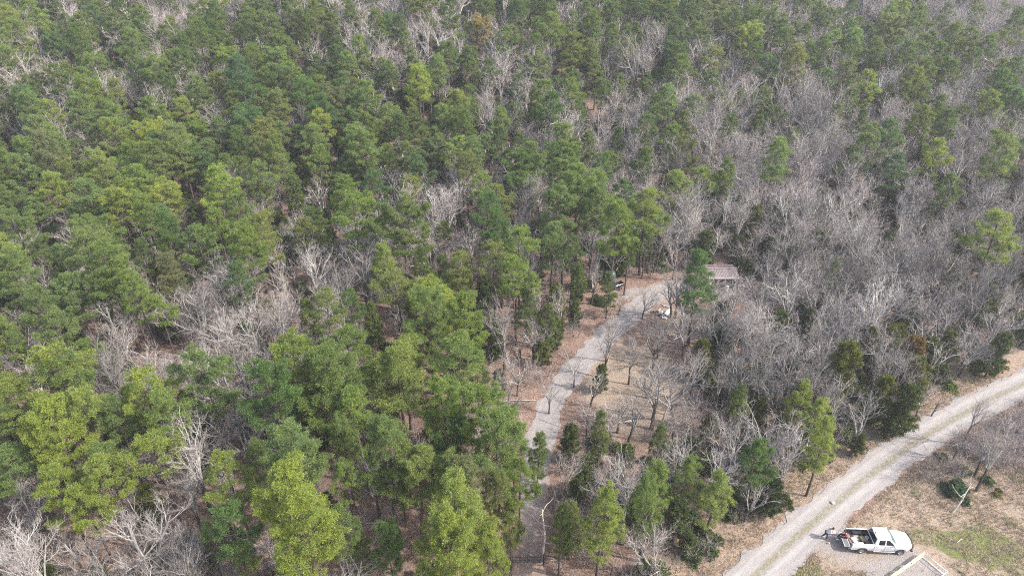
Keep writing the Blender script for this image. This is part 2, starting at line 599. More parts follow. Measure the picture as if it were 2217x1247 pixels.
drive_c = smooth(resample(line_m([(1146, 1420), (1144, 1247), (1145, 1180), (1148, 1100), (1158, 1020), (1168, 960), (1176, 920), (1187, 880), (1204, 850), (1243, 800), (1280, 758), (1308, 730), (1346, 700), (1370, 678), (1394, 654), (1424, 630), (1468, 620), (1530, 628), (1585, 636), (1612, 642)]), 70), 5)
DW = 1.5
def np_poly(p): return np.array([[q.x, q.y] for q in p])
road_np, drive_np = np_poly(road_c), np_poly(drive_c)
def seg_dist(P, poly):
    """signed distance (right of the line positive) of an array of points to a polyline"""
    best = np.full(P.shape[0], 1e9); sg = np.zeros(P.shape[0])
    for a, b in zip(poly[:-1], poly[1:]):
        ab = b - a; L2 = (ab ** 2).sum()
        t = np.clip(((P - a) @ ab) / L2, 0, 1)
        q = a + t[:, None] * ab
        d = np.hypot(*(P - q).T)
        cr = ab[1] * (P[:, 0] - a[0]) - ab[0] * (P[:, 1] - a[1])
        m = d < best
        best[m] = d[m]; sg[m] = np.sign(cr[m])
    return best * np.where(sg == 0, 1, sg)
def road_d(x, y): return float(seg_dist(np.array([[x, y]]), road_np)[0])
def drive_d(x, y): return abs(float(seg_dist(np.array([[x, y]]), drive_np)[0]))

rng = np.random.default_rng(5)
_G = rng.random((256, 256))
def vnoise(x, y, s):
    """smooth value noise, arrays"""
    x = np.asarray(x) / s; y = np.asarray(y) / s
    xi, yi = np.floor(x).astype(int), np.floor(y).astype(int)
    fx, fy = x - xi, y - yi
    fx, fy = fx * fx * (3 - 2 * fx), fy * fy * (3 - 2 * fy)
    g = lambda a, b: _G[a % 256, b % 256]
    return (g(xi, yi) * (1 - fx) + g(xi + 1, yi) * fx) * (1 - fy) + (g(xi, yi + 1) * (1 - fx) + g(xi + 1, yi + 1) * fx) * fy
def sst(a, b, x):
    t = np.clip((x - a) / (b - a), 0, 1); return t * t * (3 - 2 * t)

# ------------------------------------------------------------------ the ground, one sheet to the horizon
def axis(lo, hi, step, far):
    a = list(np.arange(lo, hi + 1e-6, step)); s = step
    while a[-1] < far: s *= 1.35; a.append(a[-1] + s)
    s = step; b = []
    x = lo
    while x > -far: s *= 1.35; x -= s; b.append(x)
    return np.array(b[::-1] + a)
gx = axis(-45, 66, 0.42, 2600); gy = axis(22, 100, 0.42, 2600)
far = gy > 100
gy = np.array([y for y in gy if y <= 100] + list(np.arange(103, 330, 3.0)) + [345, 370, 410, 480, 600, 800, 1200, 1800, 2600])
gx = np.array(sorted(set(list(gx[(gx >= -45) & (gx <= 66)]) + list(np.arange(-200, -45, 4.0)) + list(np.arange(69, 240, 4.0)) + [-2600, -1500, -900, -500, -320, -240, 300, 420, 700, 1300, 2600])))
GX, GY = np.meshgrid(gx, gy)
P = np.stack([GX.ravel(), GY.ravel()], 1)
Z = np.array([terrain(x, y) for x, y in P])
rd = seg_dist(P, road_np); dd = np.abs(seg_dist(P, drive_np))
nf = (vnoise(P[:, 0], P[:, 1], 2.3) + 0.5 * vnoise(P[:, 0], P[:, 1], 0.9) + 0.3 * vnoise(P[:, 0] + 50, P[:, 1], 6.0)) / 1.8
near = (P[:, 1] < 100)
# masks: gravel, dry grass, green grass
grav = np.clip(1 - sst(DW - .8, DW + .3, dd + (nf - .5) * 1.2), 0, 1) * .7
ard = np.abs(rd)
grav = np.maximum(grav, 1 - sst(RW - .5, RW + .3, ard + (nf - .5) * 1.6))
def blob(cx, cy, rx, ry, rot=0.0):
    c, s_ = math.cos(rot), math.sin(rot)
    x, y = P[:, 0] - cx, P[:, 1] - cy
    a, b = (x * c + y * s_) / rx, (-x * s_ + y * c) / ry
    return 1 - sst(.55, 1.15, np.hypot(a, b) + (nf - .5) * 1.0)
pt = lambda u, v: ground_at(u, v)
a = pt(1815, 1175); grav = np.maximum(grav, blob(a.x, a.y, 3.2, 2.2, .3) * .62)
a = pt(1975, 1240); grav = np.maximum(grav, blob(a.x, a.y, 4.6, 2.6) * .95)
a = pt(1870, 1215); grav = np.maximum(grav, blob(a.x, a.y, 5, 1.6) * .5)
a = pt(1545, 640); grav = np.maximum(grav, blob(a.x, a.y, 4.0, 1.5) * .6)
a = pt(1400, 640); grav = np.maximum(grav, blob(a.x, a.y, 4.2, 3.0) * .6)
field = sst(RW + .2, RW + 1.2, rd)
verge = (1 - sst(5.2, 7.5, -rd + (nf - .5) * 3)) * (rd < 0)
dry = np.maximum(field, verge * .5)
a = pt(1390, 850); clear = blob(a.x, a.y, 9, 12, .2); dry = np.maximum(dry, clear * .7)
a = pt(1470, 700); dry = np.maximum(dry, blob(a.x, a.y, 7, 6) * .5)
green = np.zeros(len(P))
for (u, v, rx, ry, wt) in [(2130, 1185, 5.5, 2.8, .95), (2010, 1160, 3.5, 1.4, .6), (2200, 1225, 3, 2, .6), (1730, 1235, 2.6, 1.6, .8), (2110, 1110, 5, 2.4, .35), (1900, 1105, 4, 2, .3), (2060, 1020, 5, 2, .25)]:
    a = pt(u, v); green = np.maximum(green, blob(a.x, a.y, rx, ry) * wt)
drive_leaf = np.zeros(len(P))
m_ = P[:, 1] < 52
grav = np.where((dd < 4) & m_ & (P[:, 0] < 6), grav * (0.25 + .35 * sst(40, 52, P[:, 1])), grav)
mask = np.stack([grav, dry, green], 1)
nx, ny = len(gx), len(gy)
Zr = Z + np.where(near, (vnoise(P[:, 0], P[:, 1], 1.3) - .5) * .08 * (1 - np.clip(grav, 0, 1)), 0) - .04 * near
verts = np.stack([P[:, 0], P[:, 1], Zr], 1)
I = np.arange(nx * ny).reshape(ny, nx)
faces = np.stack([I[:-1, :-1], I[:-1, 1:], I[1:, 1:], I[1:, :-1]], -1).reshape(-1, 4)
me = bpy.data.meshes.new("ground")
me.from_pydata(verts.tolist(), [], faces.tolist())
me.polygons.foreach_set('use_smooth', [True] * len(me.polygons))
ca = me.color_attributes.new("cover", 'FLOAT_COLOR', 'POINT')
ca.data.foreach_set('color', np.concatenate([mask, np.ones((len(P), 1))], 1).astype(np.float32).ravel())

def ground_material():
    m, t, p = newmat("forest_floor")
    oc = objcoord(t)
    at = t.nodes.new("ShaderNodeVertexColor"); at.layer_name = "cover"
    sp = t.nodes.new("ShaderNodeSeparateColor"); t.links.new(at.outputs[0], sp.inputs[0])
    fine = noise(t, oc, 9.0, 6, 0.72)
    mid = noise(t, oc, 1.1, 5, 0.6)
    big = noise(t, oc, 0.11, 3)
    leaf = ramp(t, fine, [(0.34, (0.075, 0.04, 0.028)), (0.5, (0.20, 0.128, 0.098)), (0.66, (0.385, 0.285, 0.228))])
    leaf2 = ramp(t, fine, [(0.34, (0.10, 0.065, 0.05)), (0.5, (0.215, 0.158, 0.13)), (0.66, (0.41, 0.33, 0.28))])
    leaf = mix(t, leaf, leaf2, ramp(t, mid, [(0.35, (0, 0, 0)), (0.65, (1, 1, 1))]))
    leaf = mix(t, leaf, ramp(t, big, [(0.35, (0.82, 0.8, 0.8)), (0.65, (1.12, 1.08, 1.05))]), 1.0, 'MULTIPLY')
    g1 = ramp(t, noise(t, oc, 14.0, 5, 0.75), [(0.3, (0.13, 0.10, 0.075)), (0.5, (0.30, 0.23, 0.17)), (0.72, (0.50, 0.42, 0.33))])
    g2 = ramp(t, noise(t, oc, 10.0, 5, 0.75), [(0.3, (0.12, 0.09, 0.068)), (0.5, (0.255, 0.20, 0.155)), (0.72, (0.43, 0.36, 0.29))])
    grass = mix(t, g1, g2, ramp(t, noise(t, oc, 0.55, 4), [(0.42, (0, 0, 0)), (0.58, (1, 1, 1))]))
    def msk(chan, sc_, lo, hi):
        a = t.nodes.new("ShaderNodeMath"); a.operation = 'MULTIPLY_ADD'
        t.links.new(noise(t, oc, sc_, 5, .7), a.inputs[0]); a.inputs[1].default_value = 0.9; a.inputs[2].default_value = -0.45
        b = t.nodes.new("ShaderNodeMath"); b.operation = 'ADD'; t.links.new(a.outputs[0], b.inputs[0]); t.links.new(chan, b.inputs[1])
        return ramp(t, b.outputs[0], [(lo, (0, 0, 0)), (hi, (1, 1, 1))])
    col = mix(t, leaf, grass, msk(sp.outputs[1], 2.2, .3, .6))
    gg = ramp(t, noise(t, oc, 12.0, 5, 0.75), [(0.3, (0.06, 0.075, 0.025)), (0.55, (0.15, 0.165, 0.06)), (0.75, (0.30, 0.27, 0.14))])
    col = mix(t, col, gg, msk(sp.outputs[2], 1.6, .38, .72))
    gr = ramp(t, noise(t, oc, 16.0, 6, 0.8), [(0.3, (0.13, 0.11, 0.10)), (0.5, (0.26, 0.235, 0.22)), (0.72, (0.44, 0.41, 0.385))])
    col = mix(t, col, gr, msk(sp.outputs[0], 3.0, .34, .62))
    t.links.new(col, p.inputs['Base Color'])
    p.inputs['Roughness'].default_value = 0.95
    p.inputs['Specular IOR Level'].default_value = 0.1
    b = t.nodes.new("ShaderNodeBump"); b.inputs['Strength'].default_value = 1.0; b.inputs['Distance'].default_value = 0.12
    t.links.new(noise(t, oc, 5.0, 6, .75), b.inputs['Height']); t.links.new(b.outputs[0], p.inputs['Normal'])
    return m
M['ground'] = ground_material()
me.materials.append(M['ground'])
go = bpy.data.objects.new("ground", me); C.objects.link(go)
tag(go, "forest floor of reddish brown leaf litter rising to a wooded hillside", kind='structure')

# ------------------------------------------------------------------ road and driveway sheets
def strip(name, line, hw, mat, z, cols, jit, label, wfun=None):
    """a gravel surface with ragged edges; UV x runs across, y along in metres"""
    vs, uv, fs = [], [], []
    s = 0.0
    line = resample(line, int(sum((b - a).length for a, b in zip(line, line[1:])) / 0.45))
    for i, p in enumerate(line):
        if i: s += (p - line[i - 1]).length
        d = (line[min(i + 1, len(line) - 1)] - line[max(i - 1, 0)]); d.z = 0; d.normalize()
        nrm = Vector((d.y, -d.x, 0))
        h = hw * (wfun(p) if wfun else 1)
        for c in range(cols + 1):
            q = c / cols * 2 - 1
            e = q * h
            if c in (0, cols): e += (1 if c else -1) * (float(vnoise(p.x + 31 * (c > 0), p.y, .8)) - .5) * jit * 2 + (1 if c else -1) * (float(vnoise(p.x + 9 * (c > 0), p.y, 2.6)) - .5) * jit * 2
            pp = p + nrm * e
            vs.append((pp.x, pp.y, terrain(pp.x, pp.y) + z - (0.03 * (abs(q) ** 6)) - (.02 if abs(abs(q) - .5) < .18 else 0)))
            uv.append((q, s))
    w_ = cols + 1
    for i in range(len(line) - 1):
        for c in range(cols): fs.append((i * w_ + c, i * w_ + c + 1, (i + 1) * w_ + c + 1, (i + 1) * w_ + c))
    m = bpy.data.meshes.new(name); m.from_pydata(vs, [], fs)
    ul = m.uv_layers.new(name="across")
    li = np.zeros(len(m.loops), dtype=np.int32); m.loops.foreach_get('vertex_index', li)
    ul.data.foreach_set('uv', np.array(uv, dtype=np.float32)[li].ravel())
    m.materials.append(mat)
    o = bpy.data.objects.new(name, m); C.objects.link(o)
    return tag(o, label, kind='structure')

def gravel_material(name, tracks, strength):
    m, t, p = newmat(name)
    oc = objcoord(t)
    uvn = t.nodes.new("ShaderNodeUVMap"); uvn.uv_map = "across"
    sx = t.nodes.new("ShaderNodeSeparateXYZ"); t.links.new(uvn.outputs[0], sx.inputs[0])
    col = ramp(t, noise(t, oc, 22.0, 6, 0.85), [(0.3, (0.12, 0.115, 0.115)), (0.5, (0.24, 0.23, 0.23)), (0.72, (0.46, 0.445, 0.44))])
    dusty = ramp(t, noise(t, oc, 14.0, 5, 0.8), [(0.3, (0.22, 0.185, 0.16)), (0.7, (0.40, 0.35, 0.305))])
    ab = t.nodes.new("ShaderNodeMath"); ab.operation = 'ADD'; t.links.new(sx.outputs[0], ab.inputs[0])
    mp = t.nodes.new("ShaderNodeMapping"); mp.inputs['Scale'].default_value = (2.0, .18, 1); t.links.new(uvn.outputs[0], mp.inputs[0])
    n2 = noise(t, mp.outputs[0], 2.5, 4, .6)
    ab.inputs[1].default_value = 0.0
    col = mix(t, col, dusty, ramp(t, n2, [(.42, (0, 0, 0)), (.68, (.85, .85, .85))]))
    if tracks:
        pale = ramp(t, noise(t, oc, 18.0, 4, 0.7), [(0.3, (0.23, 0.215, 0.205)), (0.7, (0.42, 0.40, 0.385))])
        # wheel tracks of crushed pale stone, worn along the road
        tk = t.nodes.new("ShaderNodeMath"); tk.operation = 'ABSOLUTE'; t.links.new(ab.outputs[0], tk.inputs[0])
        f = ramp(t, tk.outputs[0], [(0.22, (0, 0, 0)), (0.36, (1, 1, 1)), (0.58, (1, 1, 1)), (0.72, (0, 0, 0))])
        col = mix(t, col, pale, mix(t, f, ramp(t, n2, [(.3, (.2, .2, .2)), (.7, (1, 1, 1))]), 1.0, 'MULTIPLY'))
        # weedy crown between the tracks
        a = t.nodes.new("ShaderNodeMath"); a.operation = 'MULTIPLY_ADD'
        t.links.new(noise(t, oc, 1.7, 5, .7), a.inputs[0]); a.inputs[1].default_value = -.42; t.links.new(tk.outputs[0], a.inputs[2])
        wm = ramp(t, a.outputs[0], [(-.0 + .0, (1, 1, 1)), (.03, (0, 0, 0))])
        sub = t.nodes.new("ShaderNodeMath"); sub.operation = 'ADD'; sub.inputs[1].default_value = 0.11; t.links.new(a.outputs[0], sub.inputs[0])
        wm = ramp(t, sub.outputs[0], [(.0, (1, 1, 1)), (.13, (0, 0, 0))])
        weed = ramp(t, noise(t, oc, 15.0, 5, .75), [(.36, (.085, .08, .045)), (.5, (.165, .15, .09)), (.64, (.28, .26, .19))])
        col = mix(t, col, weed, mix(t, wm, ramp(t, noise(t, oc, 2.6, 5, .75), [(.36, (.05, .05, .05)), (.56, (.9, .9, .9))]), 1.0, 'MULTIPLY'))
    else:
        lf = ramp(t, noise(t, oc, 9.0, 6, .75), [(.3, (.13, .08, .06)), (.7, (.34, .25, .2))])
        y = t.nodes.new("ShaderNodeSeparateXYZ"); t.links.new(oc, y.inputs[0])
        mr = t.nodes.new("ShaderNodeMapRange"); t.links.new(y.outputs[1], mr.inputs[0])
        mr.inputs[1].default_value = 40; mr.inputs[2].default_value = 54; mr.inputs[3].default_value = .62; mr.inputs[4].default_value = .22
        a = t.nodes.new("ShaderNodeMath"); a.operation = 'SUBTRACT'; t.links.new(mr.outputs[0], a.inputs[0]); t.links.new(noise(t, oc, 2.4, 5, .7), a.inputs[1])
        b2 = t.nodes.new("ShaderNodeMath"); b2.operation = 'ADD'; b2.inputs[1].default_value = .5; t.links.new(a.outputs[0], b2.inputs[0])
        mr2 = t.nodes.new("ShaderNodeMapRange"); t.links.new(y.outputs[1], mr2.inputs[0])
        mr2.inputs[1].default_value = 68; mr2.inputs[2].default_value = 80; mr2.inputs[3].default_value = 0; mr2.inputs[4].default_value = .10
        ad = t.nodes.new("ShaderNodeMath"); ad.operation = 'ADD'; t.links.new(b2.outputs[0], ad.inputs[0]); t.links.new(mr2.outputs[0], ad.inputs[1])
        # leaves drifted in from both edges
        ax_ = t.nodes.new("ShaderNodeMath"); ax_.operation = 'ABSOLUTE'; t.links.new(sx.outputs[0], ax_.inputs[0])
        pw = t.nodes.new("ShaderNodeMath"); pw.operation = 'POWER'; pw.inputs[1].default_value = 3.0; t.links.new(ax_.outputs[0], pw.inputs[0])
        ml = t.nodes.new("ShaderNodeMath"); ml.operation = 'MULTIPLY_ADD'; ml.inputs[1].default_value = .24; t.links.new(pw.outputs[0], ml.inputs[0]); t.links.new(ad.outputs[0], ml.inputs[2])
        col = mix(t, col, lf, ramp(t, ml.outputs[0], [(.4, (0, 0, 0)), (.62, (.9, .9, .9))]))
    t.links.new(col, p.inputs['Base Color'])
    p.inputs['Roughness'].default_value = .95; p.inputs['Specular IOR Level'].default_value = .15
    b = t.nodes.new("ShaderNodeBump"); b.inputs['Strength'].default_value = .8; b.inputs['Distance'].default_value = .06
    t.links.new(noise(t, oc, 12.0, 6, .75), b.inputs['Height']); t.links.new(b.outputs[0], p.inputs['Normal'])
    return m
M['road'] = gravel_material("road_gravel", True, 1)
M['drivegravel'] = gravel_material("driveway_gravel", False, 1)
strip("gravel_road", road_c, RW, M['road'], .035, 14, .5, "pale gravel road with two wheel tracks and a weedy centre strip")
strip("gravel_driveway", drive_c, DW, M['drivegravel'], .022, 8, .35, "narrow grey gravel driveway curving from the gate to the carport", lambda p: 1 + .3 * sm(72, 82, p.y) * (1 - sm(24, 30, p.x)))
# ------------------------------------------------------------------ the woods: trees one can single out, read off the photograph
# (crown centre u, v, crown width, colour) - colour: 0 yellow-green, 1 mid green, 2 deep green, 3 olive, 5 straw
PINES = """30 857 90 0;30 900 95 0;28 940 88 1;140 850 110 1;197 900 100 0;127 946 112 0;261 930 100 1;321 860 110 0;300 900 85 0;378 920 98 1;334 990 125 0;234 1010 100 1;124 1017 78 0;140 1077 112 0;245 1060 105 0;447 822 155 1;505 1057 108 0;512 1160 120 2;540 1240 60 0;8 1030 60 1;200 1118 90 0
593 858 128 2;715 838 142 1;865 805 150 0;767 905 120 1;838 987 122 1;750 990 70 1;650 985 148 1;577 1032 68 1;627 1084 150 0;660 1150 165 0;757 1080 76 1;737 1182 98 1;985 863 98 1;968 905 96 1;1050 914 112 1;1068 967 122 1;988 980 92 2;951 1032 58 2;1018 1057 115 3;991 1120 145 0;1075 1114 84 3;968 1198 145 0;1058 1225 95 0;854 1186 54 2;848 1230 62 2;784 1228 56 1
1115 974 74 1;1167 997 50 1;1123 1070 84 1;1105 1164 48 3;1297 970 46 1;1421 984 44 1;1424 1062 84 1;1474 1058 72 1;1400 1112 78 1;1547 1080 78 0;1306 1140 94 0;1234 1148 70 3;1213 1178 52 3;1595 897 52 1;1628 1017 86 2
1728 882 60 0;1752 930 70 0;1776 985 62 0
44 505 108 1;20 440 58 1;37 607 88 1;88 674 90 1;77 711 54 1;111 782 148 0;27 768 68 1;202 785 78 1;185 523 146 1;145 583 76 1;232 577 106 1;266 455 132 0;323 486 66 1;320 580 48 1;370 590 42 1;370 523 70 2;431 536 88 1;471 492 76 1;276 630 76 1;306 657 68 1;350 694 68 1;236 694 56 3;229 647 42 1;522 482 58 1;528 543 86 1;518 634 66 2
570 509 98 3;769 462 128 1;752 425 70 1;577 449 48 1;641 439 42 1;964 526 48 3;1055 455 84 2;1085 523 80 2;1075 573 86 3;863 617 106 3;937 646 112 0;927 690 100 1;1011 705 88 1;1001 614 66 3;960 603 46 2;705 694 86 3;765 694 66 2;675 725 56 2;813 725 42 1;752 768 118 1;873 775 112 0;988 779 116 1;718 816 125 1;952 815 44 5;1035 826 50 1;917 603 50 2
1120 540 86 1;1117 630 66 1;1150 637 64 1;1140 681 54 1;1198 530 84 1;1238 573 56 1;1252 630 44 1;1191 718 54 1;1211 452 106 1;1288 459 76 1;1349 438 58 2;1335 492 90 1;1400 455 88 0;1416 486 66 1;1359 560 44 1;1396 540 42 1;1511 611 80 2;1315 640 40 2;2162 503 112 0;1798 614 32 1
128 108 88 2;189 27 78 1;17 47 58 1;61 20 68 1;20 131 68 1;67 195 48 1;151 172 58 1;202 158 78 1;283 77 68 1;353 84 58 1;404 94 54 1;337 158 86 1;286 148 58 2;397 152 58 1;471 40 52 1;545 54 54 3;520 75 50 2;75 240 70 1;115 262 66 0;250 270 84 1;180 250 70 1;330 235 80 1;430 210 62 1;395 250 66 0;250 210 66 3;345 330 76 2;420 345 70 2;290 360 66 1;200 385 84 0;70 330 76 1;120 320 66 1;150 400 58 1;60 390 70 1;20 380 60 1;495 380 62 1;520 330 56 1;480 290 70 1;310 400 86 1;250 310 62 0;530 400 56 2
605 240 68 3;610 290 70 1;680 310 84 1;780 290 98 1;790 330 72 1;690 360 66 1;610 350 60 1;575 395 70 1;800 390 48 2;870 300 56 2;915 310 58 1;965 280 60 1;1030 350 66 1;1000 270 48 1;1080 270 66 1;1085 330 56 1;1010 375 62 3;1040 410 70 1;840 55 46 1;870 75 42 3;815 60 56 2;880 110 40 1;930 65 44 2;745 190 52 2;780 120 66 1;830 150 58 3;690 160 40 3;750 150 60 1;905 170 50 2;950 160 60 1;980 130 54 1;1020 160 48 1;1060 170 44 1;650 60 48 1;720 60 52 1;760 30 56 2
1494 236 66 1;1450 308 64 1;1302 377 60 2;1336 333 34 1;1390 310 32 2;1228 388 90 1;1144 360 50 0;1124 323 42 2;1568 404 48 1;1393 370 44 3;1437 377 36 3;1598 236 42 1;1639 300 38 3;1340 200 50 1;1398 200 42 2;1480 155 62 1;1120 200 50 3;1180 220 62 1;1240 210 60 1;1300 215 44 1;1220 80 50 1;1240 60 44 1;1355 90 46 1;1420 80 44 1;1500 80 52 1;1590 45 46 2;1640 60 50 1;1530 60 40 2;1290 50 46 1;1110 90 50 1;1160 110 48 3
1677 262 56 1;1711 327 44 2;1734 323 26 2;1802 280 44 5;1812 394 38 2;1751 199 24 2;1879 215 38 2;1916 222 42 1;1953 232 44 1;1994 226 50 1;1987 280 58 0;2037 286 52 0;2061 296 42 0;2024 340 74 0;2071 259 50 1;2145 259 54 3;2175 300 46 1;2202 269 42 1;2095 236 44 1;2162 195 60 2;1994 168 58 1;2054 162 58 1;1832 135 46 1;1889 125 50 1;1835 81 60 2;1946 98 40 1;1700 90 56 2;1670 60 52 2;1790 50 54 2;1920 50 44 1;1985 35 40 2;2045 40 40 2;2100 110 48 2;2170 90 50 2;2110 50 44 2;2195 60 36 2;2060 90 40 1;1750 130 48 1;1700 150 44 1;1740 20 52 2"""
BARES = """300 1120 150 9;60 1190 165 7;150 1180 150 9;410 1040 72 8;175 712 80 9;323 782 118 9;407 650 92 8;337 632 54 7;428 728 72 7;518 718 88 6;627 573 92 8;695 583 64 6;786 560 100 6;897 482 100 7;920 432 82 7;984 459 54 6;610 617 70 5;701 630 60 5;752 624 60 6;1127 735 62 9;1214 664 56 7;1285 607 50 7;1342 644 62 8;1396 644 48 6;1463 556 66 6;1544 472 60 5;1612 548 50 5;1588 712 66 7;1625 704 84 6;1504 802 54 9;1369 768 60 5;1245 795 42 5;1274 897 112 8;1461 914 60 6;1501 897 60 6;1565 940 54 9;1314 1070 96 7;1224 1030 44 6;1428 1200 64 5;1387 1180 54 5;1628 1068 82 6;1700 1014 90 7;1790 873 62 4;1874 897 100 6;2115 897 60 1;2158 980 92 1;1845 694 128 5;1970 600 72 4;2094 583 64 6;2054 681 110 5;1707 752 82 7;1757 735 62 6;2179 644 82 3;1967 445 80 5;1845 347 50 8;240 165 30 5;95 165 70 5;240 25 40 6;420 50 44 4;780 20 70 4;1070 310 60 6;880 420 90 7;1620 220 70 4;1500 400 60 6;1430 720 40 5;1320 720 44 6;1230 1110 48 6;1190 850 46 7;1120 800 60 8;550 690 70 6;600 700 80 7;640 730 70 6;520 780 60 6;560 850 50 7;440 960 40 7;880 1000 44 7;905 960 56 8;845 1120 56 5;870 1060 40 5;640 1230 50 9;270 1230 80 6;1680 640 60 5;1730 560 70 4;1800 520 80 5;1900 530 70 5;1660 470 60 4;1700 430 70 4;2130 400 80 3;2050 480 70 3;1840 430 70 5;1600 620 50 5;1540 600 40 6;1650 760 60 4;1590 790 70 5;1560 830 60 6;1640 830 60 5;1780 800 60 4;1900 800 70 5;2000 860 60 6;2100 760 70 4;2150 720 60 3"""
CEDARS = """430 930 76 2;1370 1090 62 1;1670 1077 54 2;1687 509 38 1;1792 489 30 0;1830 550 26 0;2044 573 30 0;1842 634 32 1;1893 634 44 1;1687 711 48 1;1819 812 72 0;1923 738 42 0;1972 775 56 9;1975 815 54 0;1872 755 50 1;1714 819 46 0;2155 769 48 1;2051 745 42 0;2020 731 24 0;1950 684 28 1;2212 718 30 2;1234 957 42 1;1250 1070 48 1;1334 1037 42 1;1639 887 46 0;1905 867 54 0;1957 889 56 1;1925 925 28 0;1524 540 44 1;1517 779 44 0;1302 819 30 1;1174 765 38 0;24 202 32 0;573 160 30 0;1640 300 34 0;1260 1040 40 1;1620 960 50 2;1690 930 40 1;1750 700 40 1;1860 960 24 0;1080 830 30 1;905 1000 30 1;1630 490 40 0;1560 690 36 1"""

TINT = {0: (0.25, 0.31, 0.088), 1: (0.185, 0.255, 0.085), 2: (0.12, 0.20, 0.074), 3: (0.20, 0.235, 0.092), 5: (0.33, 0.30, 0.13)}
COLW = {0: "yellow-green", 1: "mid-green", 2: "deep-green", 3: "olive", 5: "straw-tinged"}
def parse(s):
    out = []
    for r in s.replace("\n", ";").split(";"):
        if r.strip(): out.append(tuple(int(x) for x in r.split()))
    return out

occ = {}
def occ_add(kind, x, y, r): occ.setdefault((int(x // 8), int(y // 8)), []).append((kind, x, y, r))
def occ_hit(x, y, r, kinds=None):
    for i in (-1, 0, 1):
        for j in (-1, 0, 1):
            for (k, a, b, q) in occ.get((int(x // 8) + i, int(y // 8) + j), ()):
                if kinds and k not in kinds: continue
                if (a - x) ** 2 + (b - y) ** 2 < (r + q) ** 2: return True
    return False

TREES = []      # dict(kind, var, loc, rz, s, sz, col, u, v, w)
def solve(kind, vi, u, v, wpx):
    """stand a tree of this kind where the photograph shows its crown, at the size it shows"""
    K = KINDS[kind][vi]
    s = 1.0
    if kind in ('pine', 'slim'): wpx = wpx * (.96 if v > 400 else .88)
    for _ in range(6):
        p = ground_at(u, v, K['cz'] * s)
        zc = p.y * CP - (p.z - CAMH) * SP
        s = (wpx / F * zc) / K['cw']
        s = min(1.35, max(0.45, s))
    g = ground_at(u, v, K['cz'] * s)
    return (g.x, g.y, terrain(g.x, g.y)), s

random.seed(99)
for (u, v, wpx, c) in parse(PINES):
    kind = 'slim' if (wpx < 60 and v > 600) or (v > 830 and u > 1200) else 'pine'
    vi = random.randrange(len(KINDS[kind]))
    if kind == 'pine':
        p0 = ground_at(u, v, 11); zc = p0.y * CP - (p0.z - CAMH) * SP
        want = wpx / F * zc
        vi = min(range(len(KINDS['pine'])), key=lambda i: abs(KINDS['pine'][i]['cw'] - want) + random.random() * 2.4)
    if (u, v) == (1511, 611): kind, vi = 'slim', 2
    loc, s = solve(kind, vi, u, v, wpx)
    t = TINT[c]; j = rnd(.88, 1.12) * 1.1
    TREES.append(dict(kind=kind, var=vi, loc=loc, rz=rnd(0, 6.28), s=s, sz=s ** .3 if s > 1 else s ** .5, col=(t[0] * j, t[1] * j, t[2] * rnd(.9, 1.3), 1), u=u, v=v, w=wpx, cw=COLW[c]))
    occ_add('p', loc[0], loc[1], 1.3)
for (u, v, wpx, c) in parse(BARES):
    kind = 'gnarled' if c >= 8 and wpx > 60 else 'bare'
    vi = random.randrange(len(KINDS[kind]))
    if (u, v) == (2115, 897): kind, vi = 'bare', 2
    loc, s = solve(kind, vi, u, v, wpx)
    b = [.16, .18, .21, .24, .27, .29, .32, .35, .39, .43][c]
    TREES.append(dict(kind=kind, var=vi, loc=loc, rz=rnd(0, 6.28), s=s, sz=s ** .6, col=(b, b * .968, b * .93, 1), u=u, v=v, w=wpx, cw="whitish" if c >= 8 else ("pale-grey" if c >= 5 else ("grey" if c >= 3 else "dark-grey"))))
    occ_add('b', loc[0], loc[1], .9)
for (u, v, wpx, c) in parse(CEDARS):
    vi = random.randrange(3)
    loc, s = solve('cedar', vi, u, v, wpx)
    t = {0: (.135, .155, .034), 1: (.088, .122, .038), 2: (.055, .082, .034), 9: (.22, .135, .04)}[c]
    TREES.append(dict(kind='cedar', var=vi, loc=loc, rz=rnd(0, 6.28), s=s, sz=s * 1.15, col=t + (1,), u=u, v=v, w=wpx, cw={0: "olive", 1: "dark-green", 2: "blackish-green", 9: "orange-brown"}[c]))
    occ_add('c', loc[0], loc[1], .8)

# ------------------------------------------------------------------ the rest of the woods: how thickly pines and bare trees stand, by where they stand
PD = ["5 6 5 3 5 7 9 7 4 6 7 6 8 9 8 7 8 8 8 7 4 3", "3 7 7 8 8 8 8 8 6 8 8 7 8 8 8 5 6 7 7 7 5 6", "6 7 6 9 8 9 8 8 6 8 6 4 4 4 4 2 1 1 4 5 3 5", "9 8 8 9 9 9 9 8 3 3 4 2 3 3 3 1 1 1 1 3 2 1",
      "6 5 6 8 8 6 5 4 1 0 3 1 4 4 2 1 1 1 0 0 1 2", "5 5 5 5 5 3 1 0 2 3 4 4 3 1 1 1 0 0 0 0 0 0", "3 3 4 4 2 1 1 2 4 5 3 1 0 0 0 0 0 0 0 0 0 0", "5 4 2 2 2 1 2 4 5 4 2 0 0 0 0 0 0 0 0 0 0 0",
      "5 5 4 3 2 2 4 4 3 4 1 0 0 0 0 0 0 0 0 0 0 0", "4 5 5 3 1 2 4 3 1 3 3 0 0 0 0 0 0 1 0 0 0 0", "3 4 3 1 2 4 4 2 1 3 3 0 1 1 1 0 0 0 0 0 0 0", "1 1 0 0 3 4 4 2 2 4 3 0 3 0 0 0 0 0 0 0 0 0"]
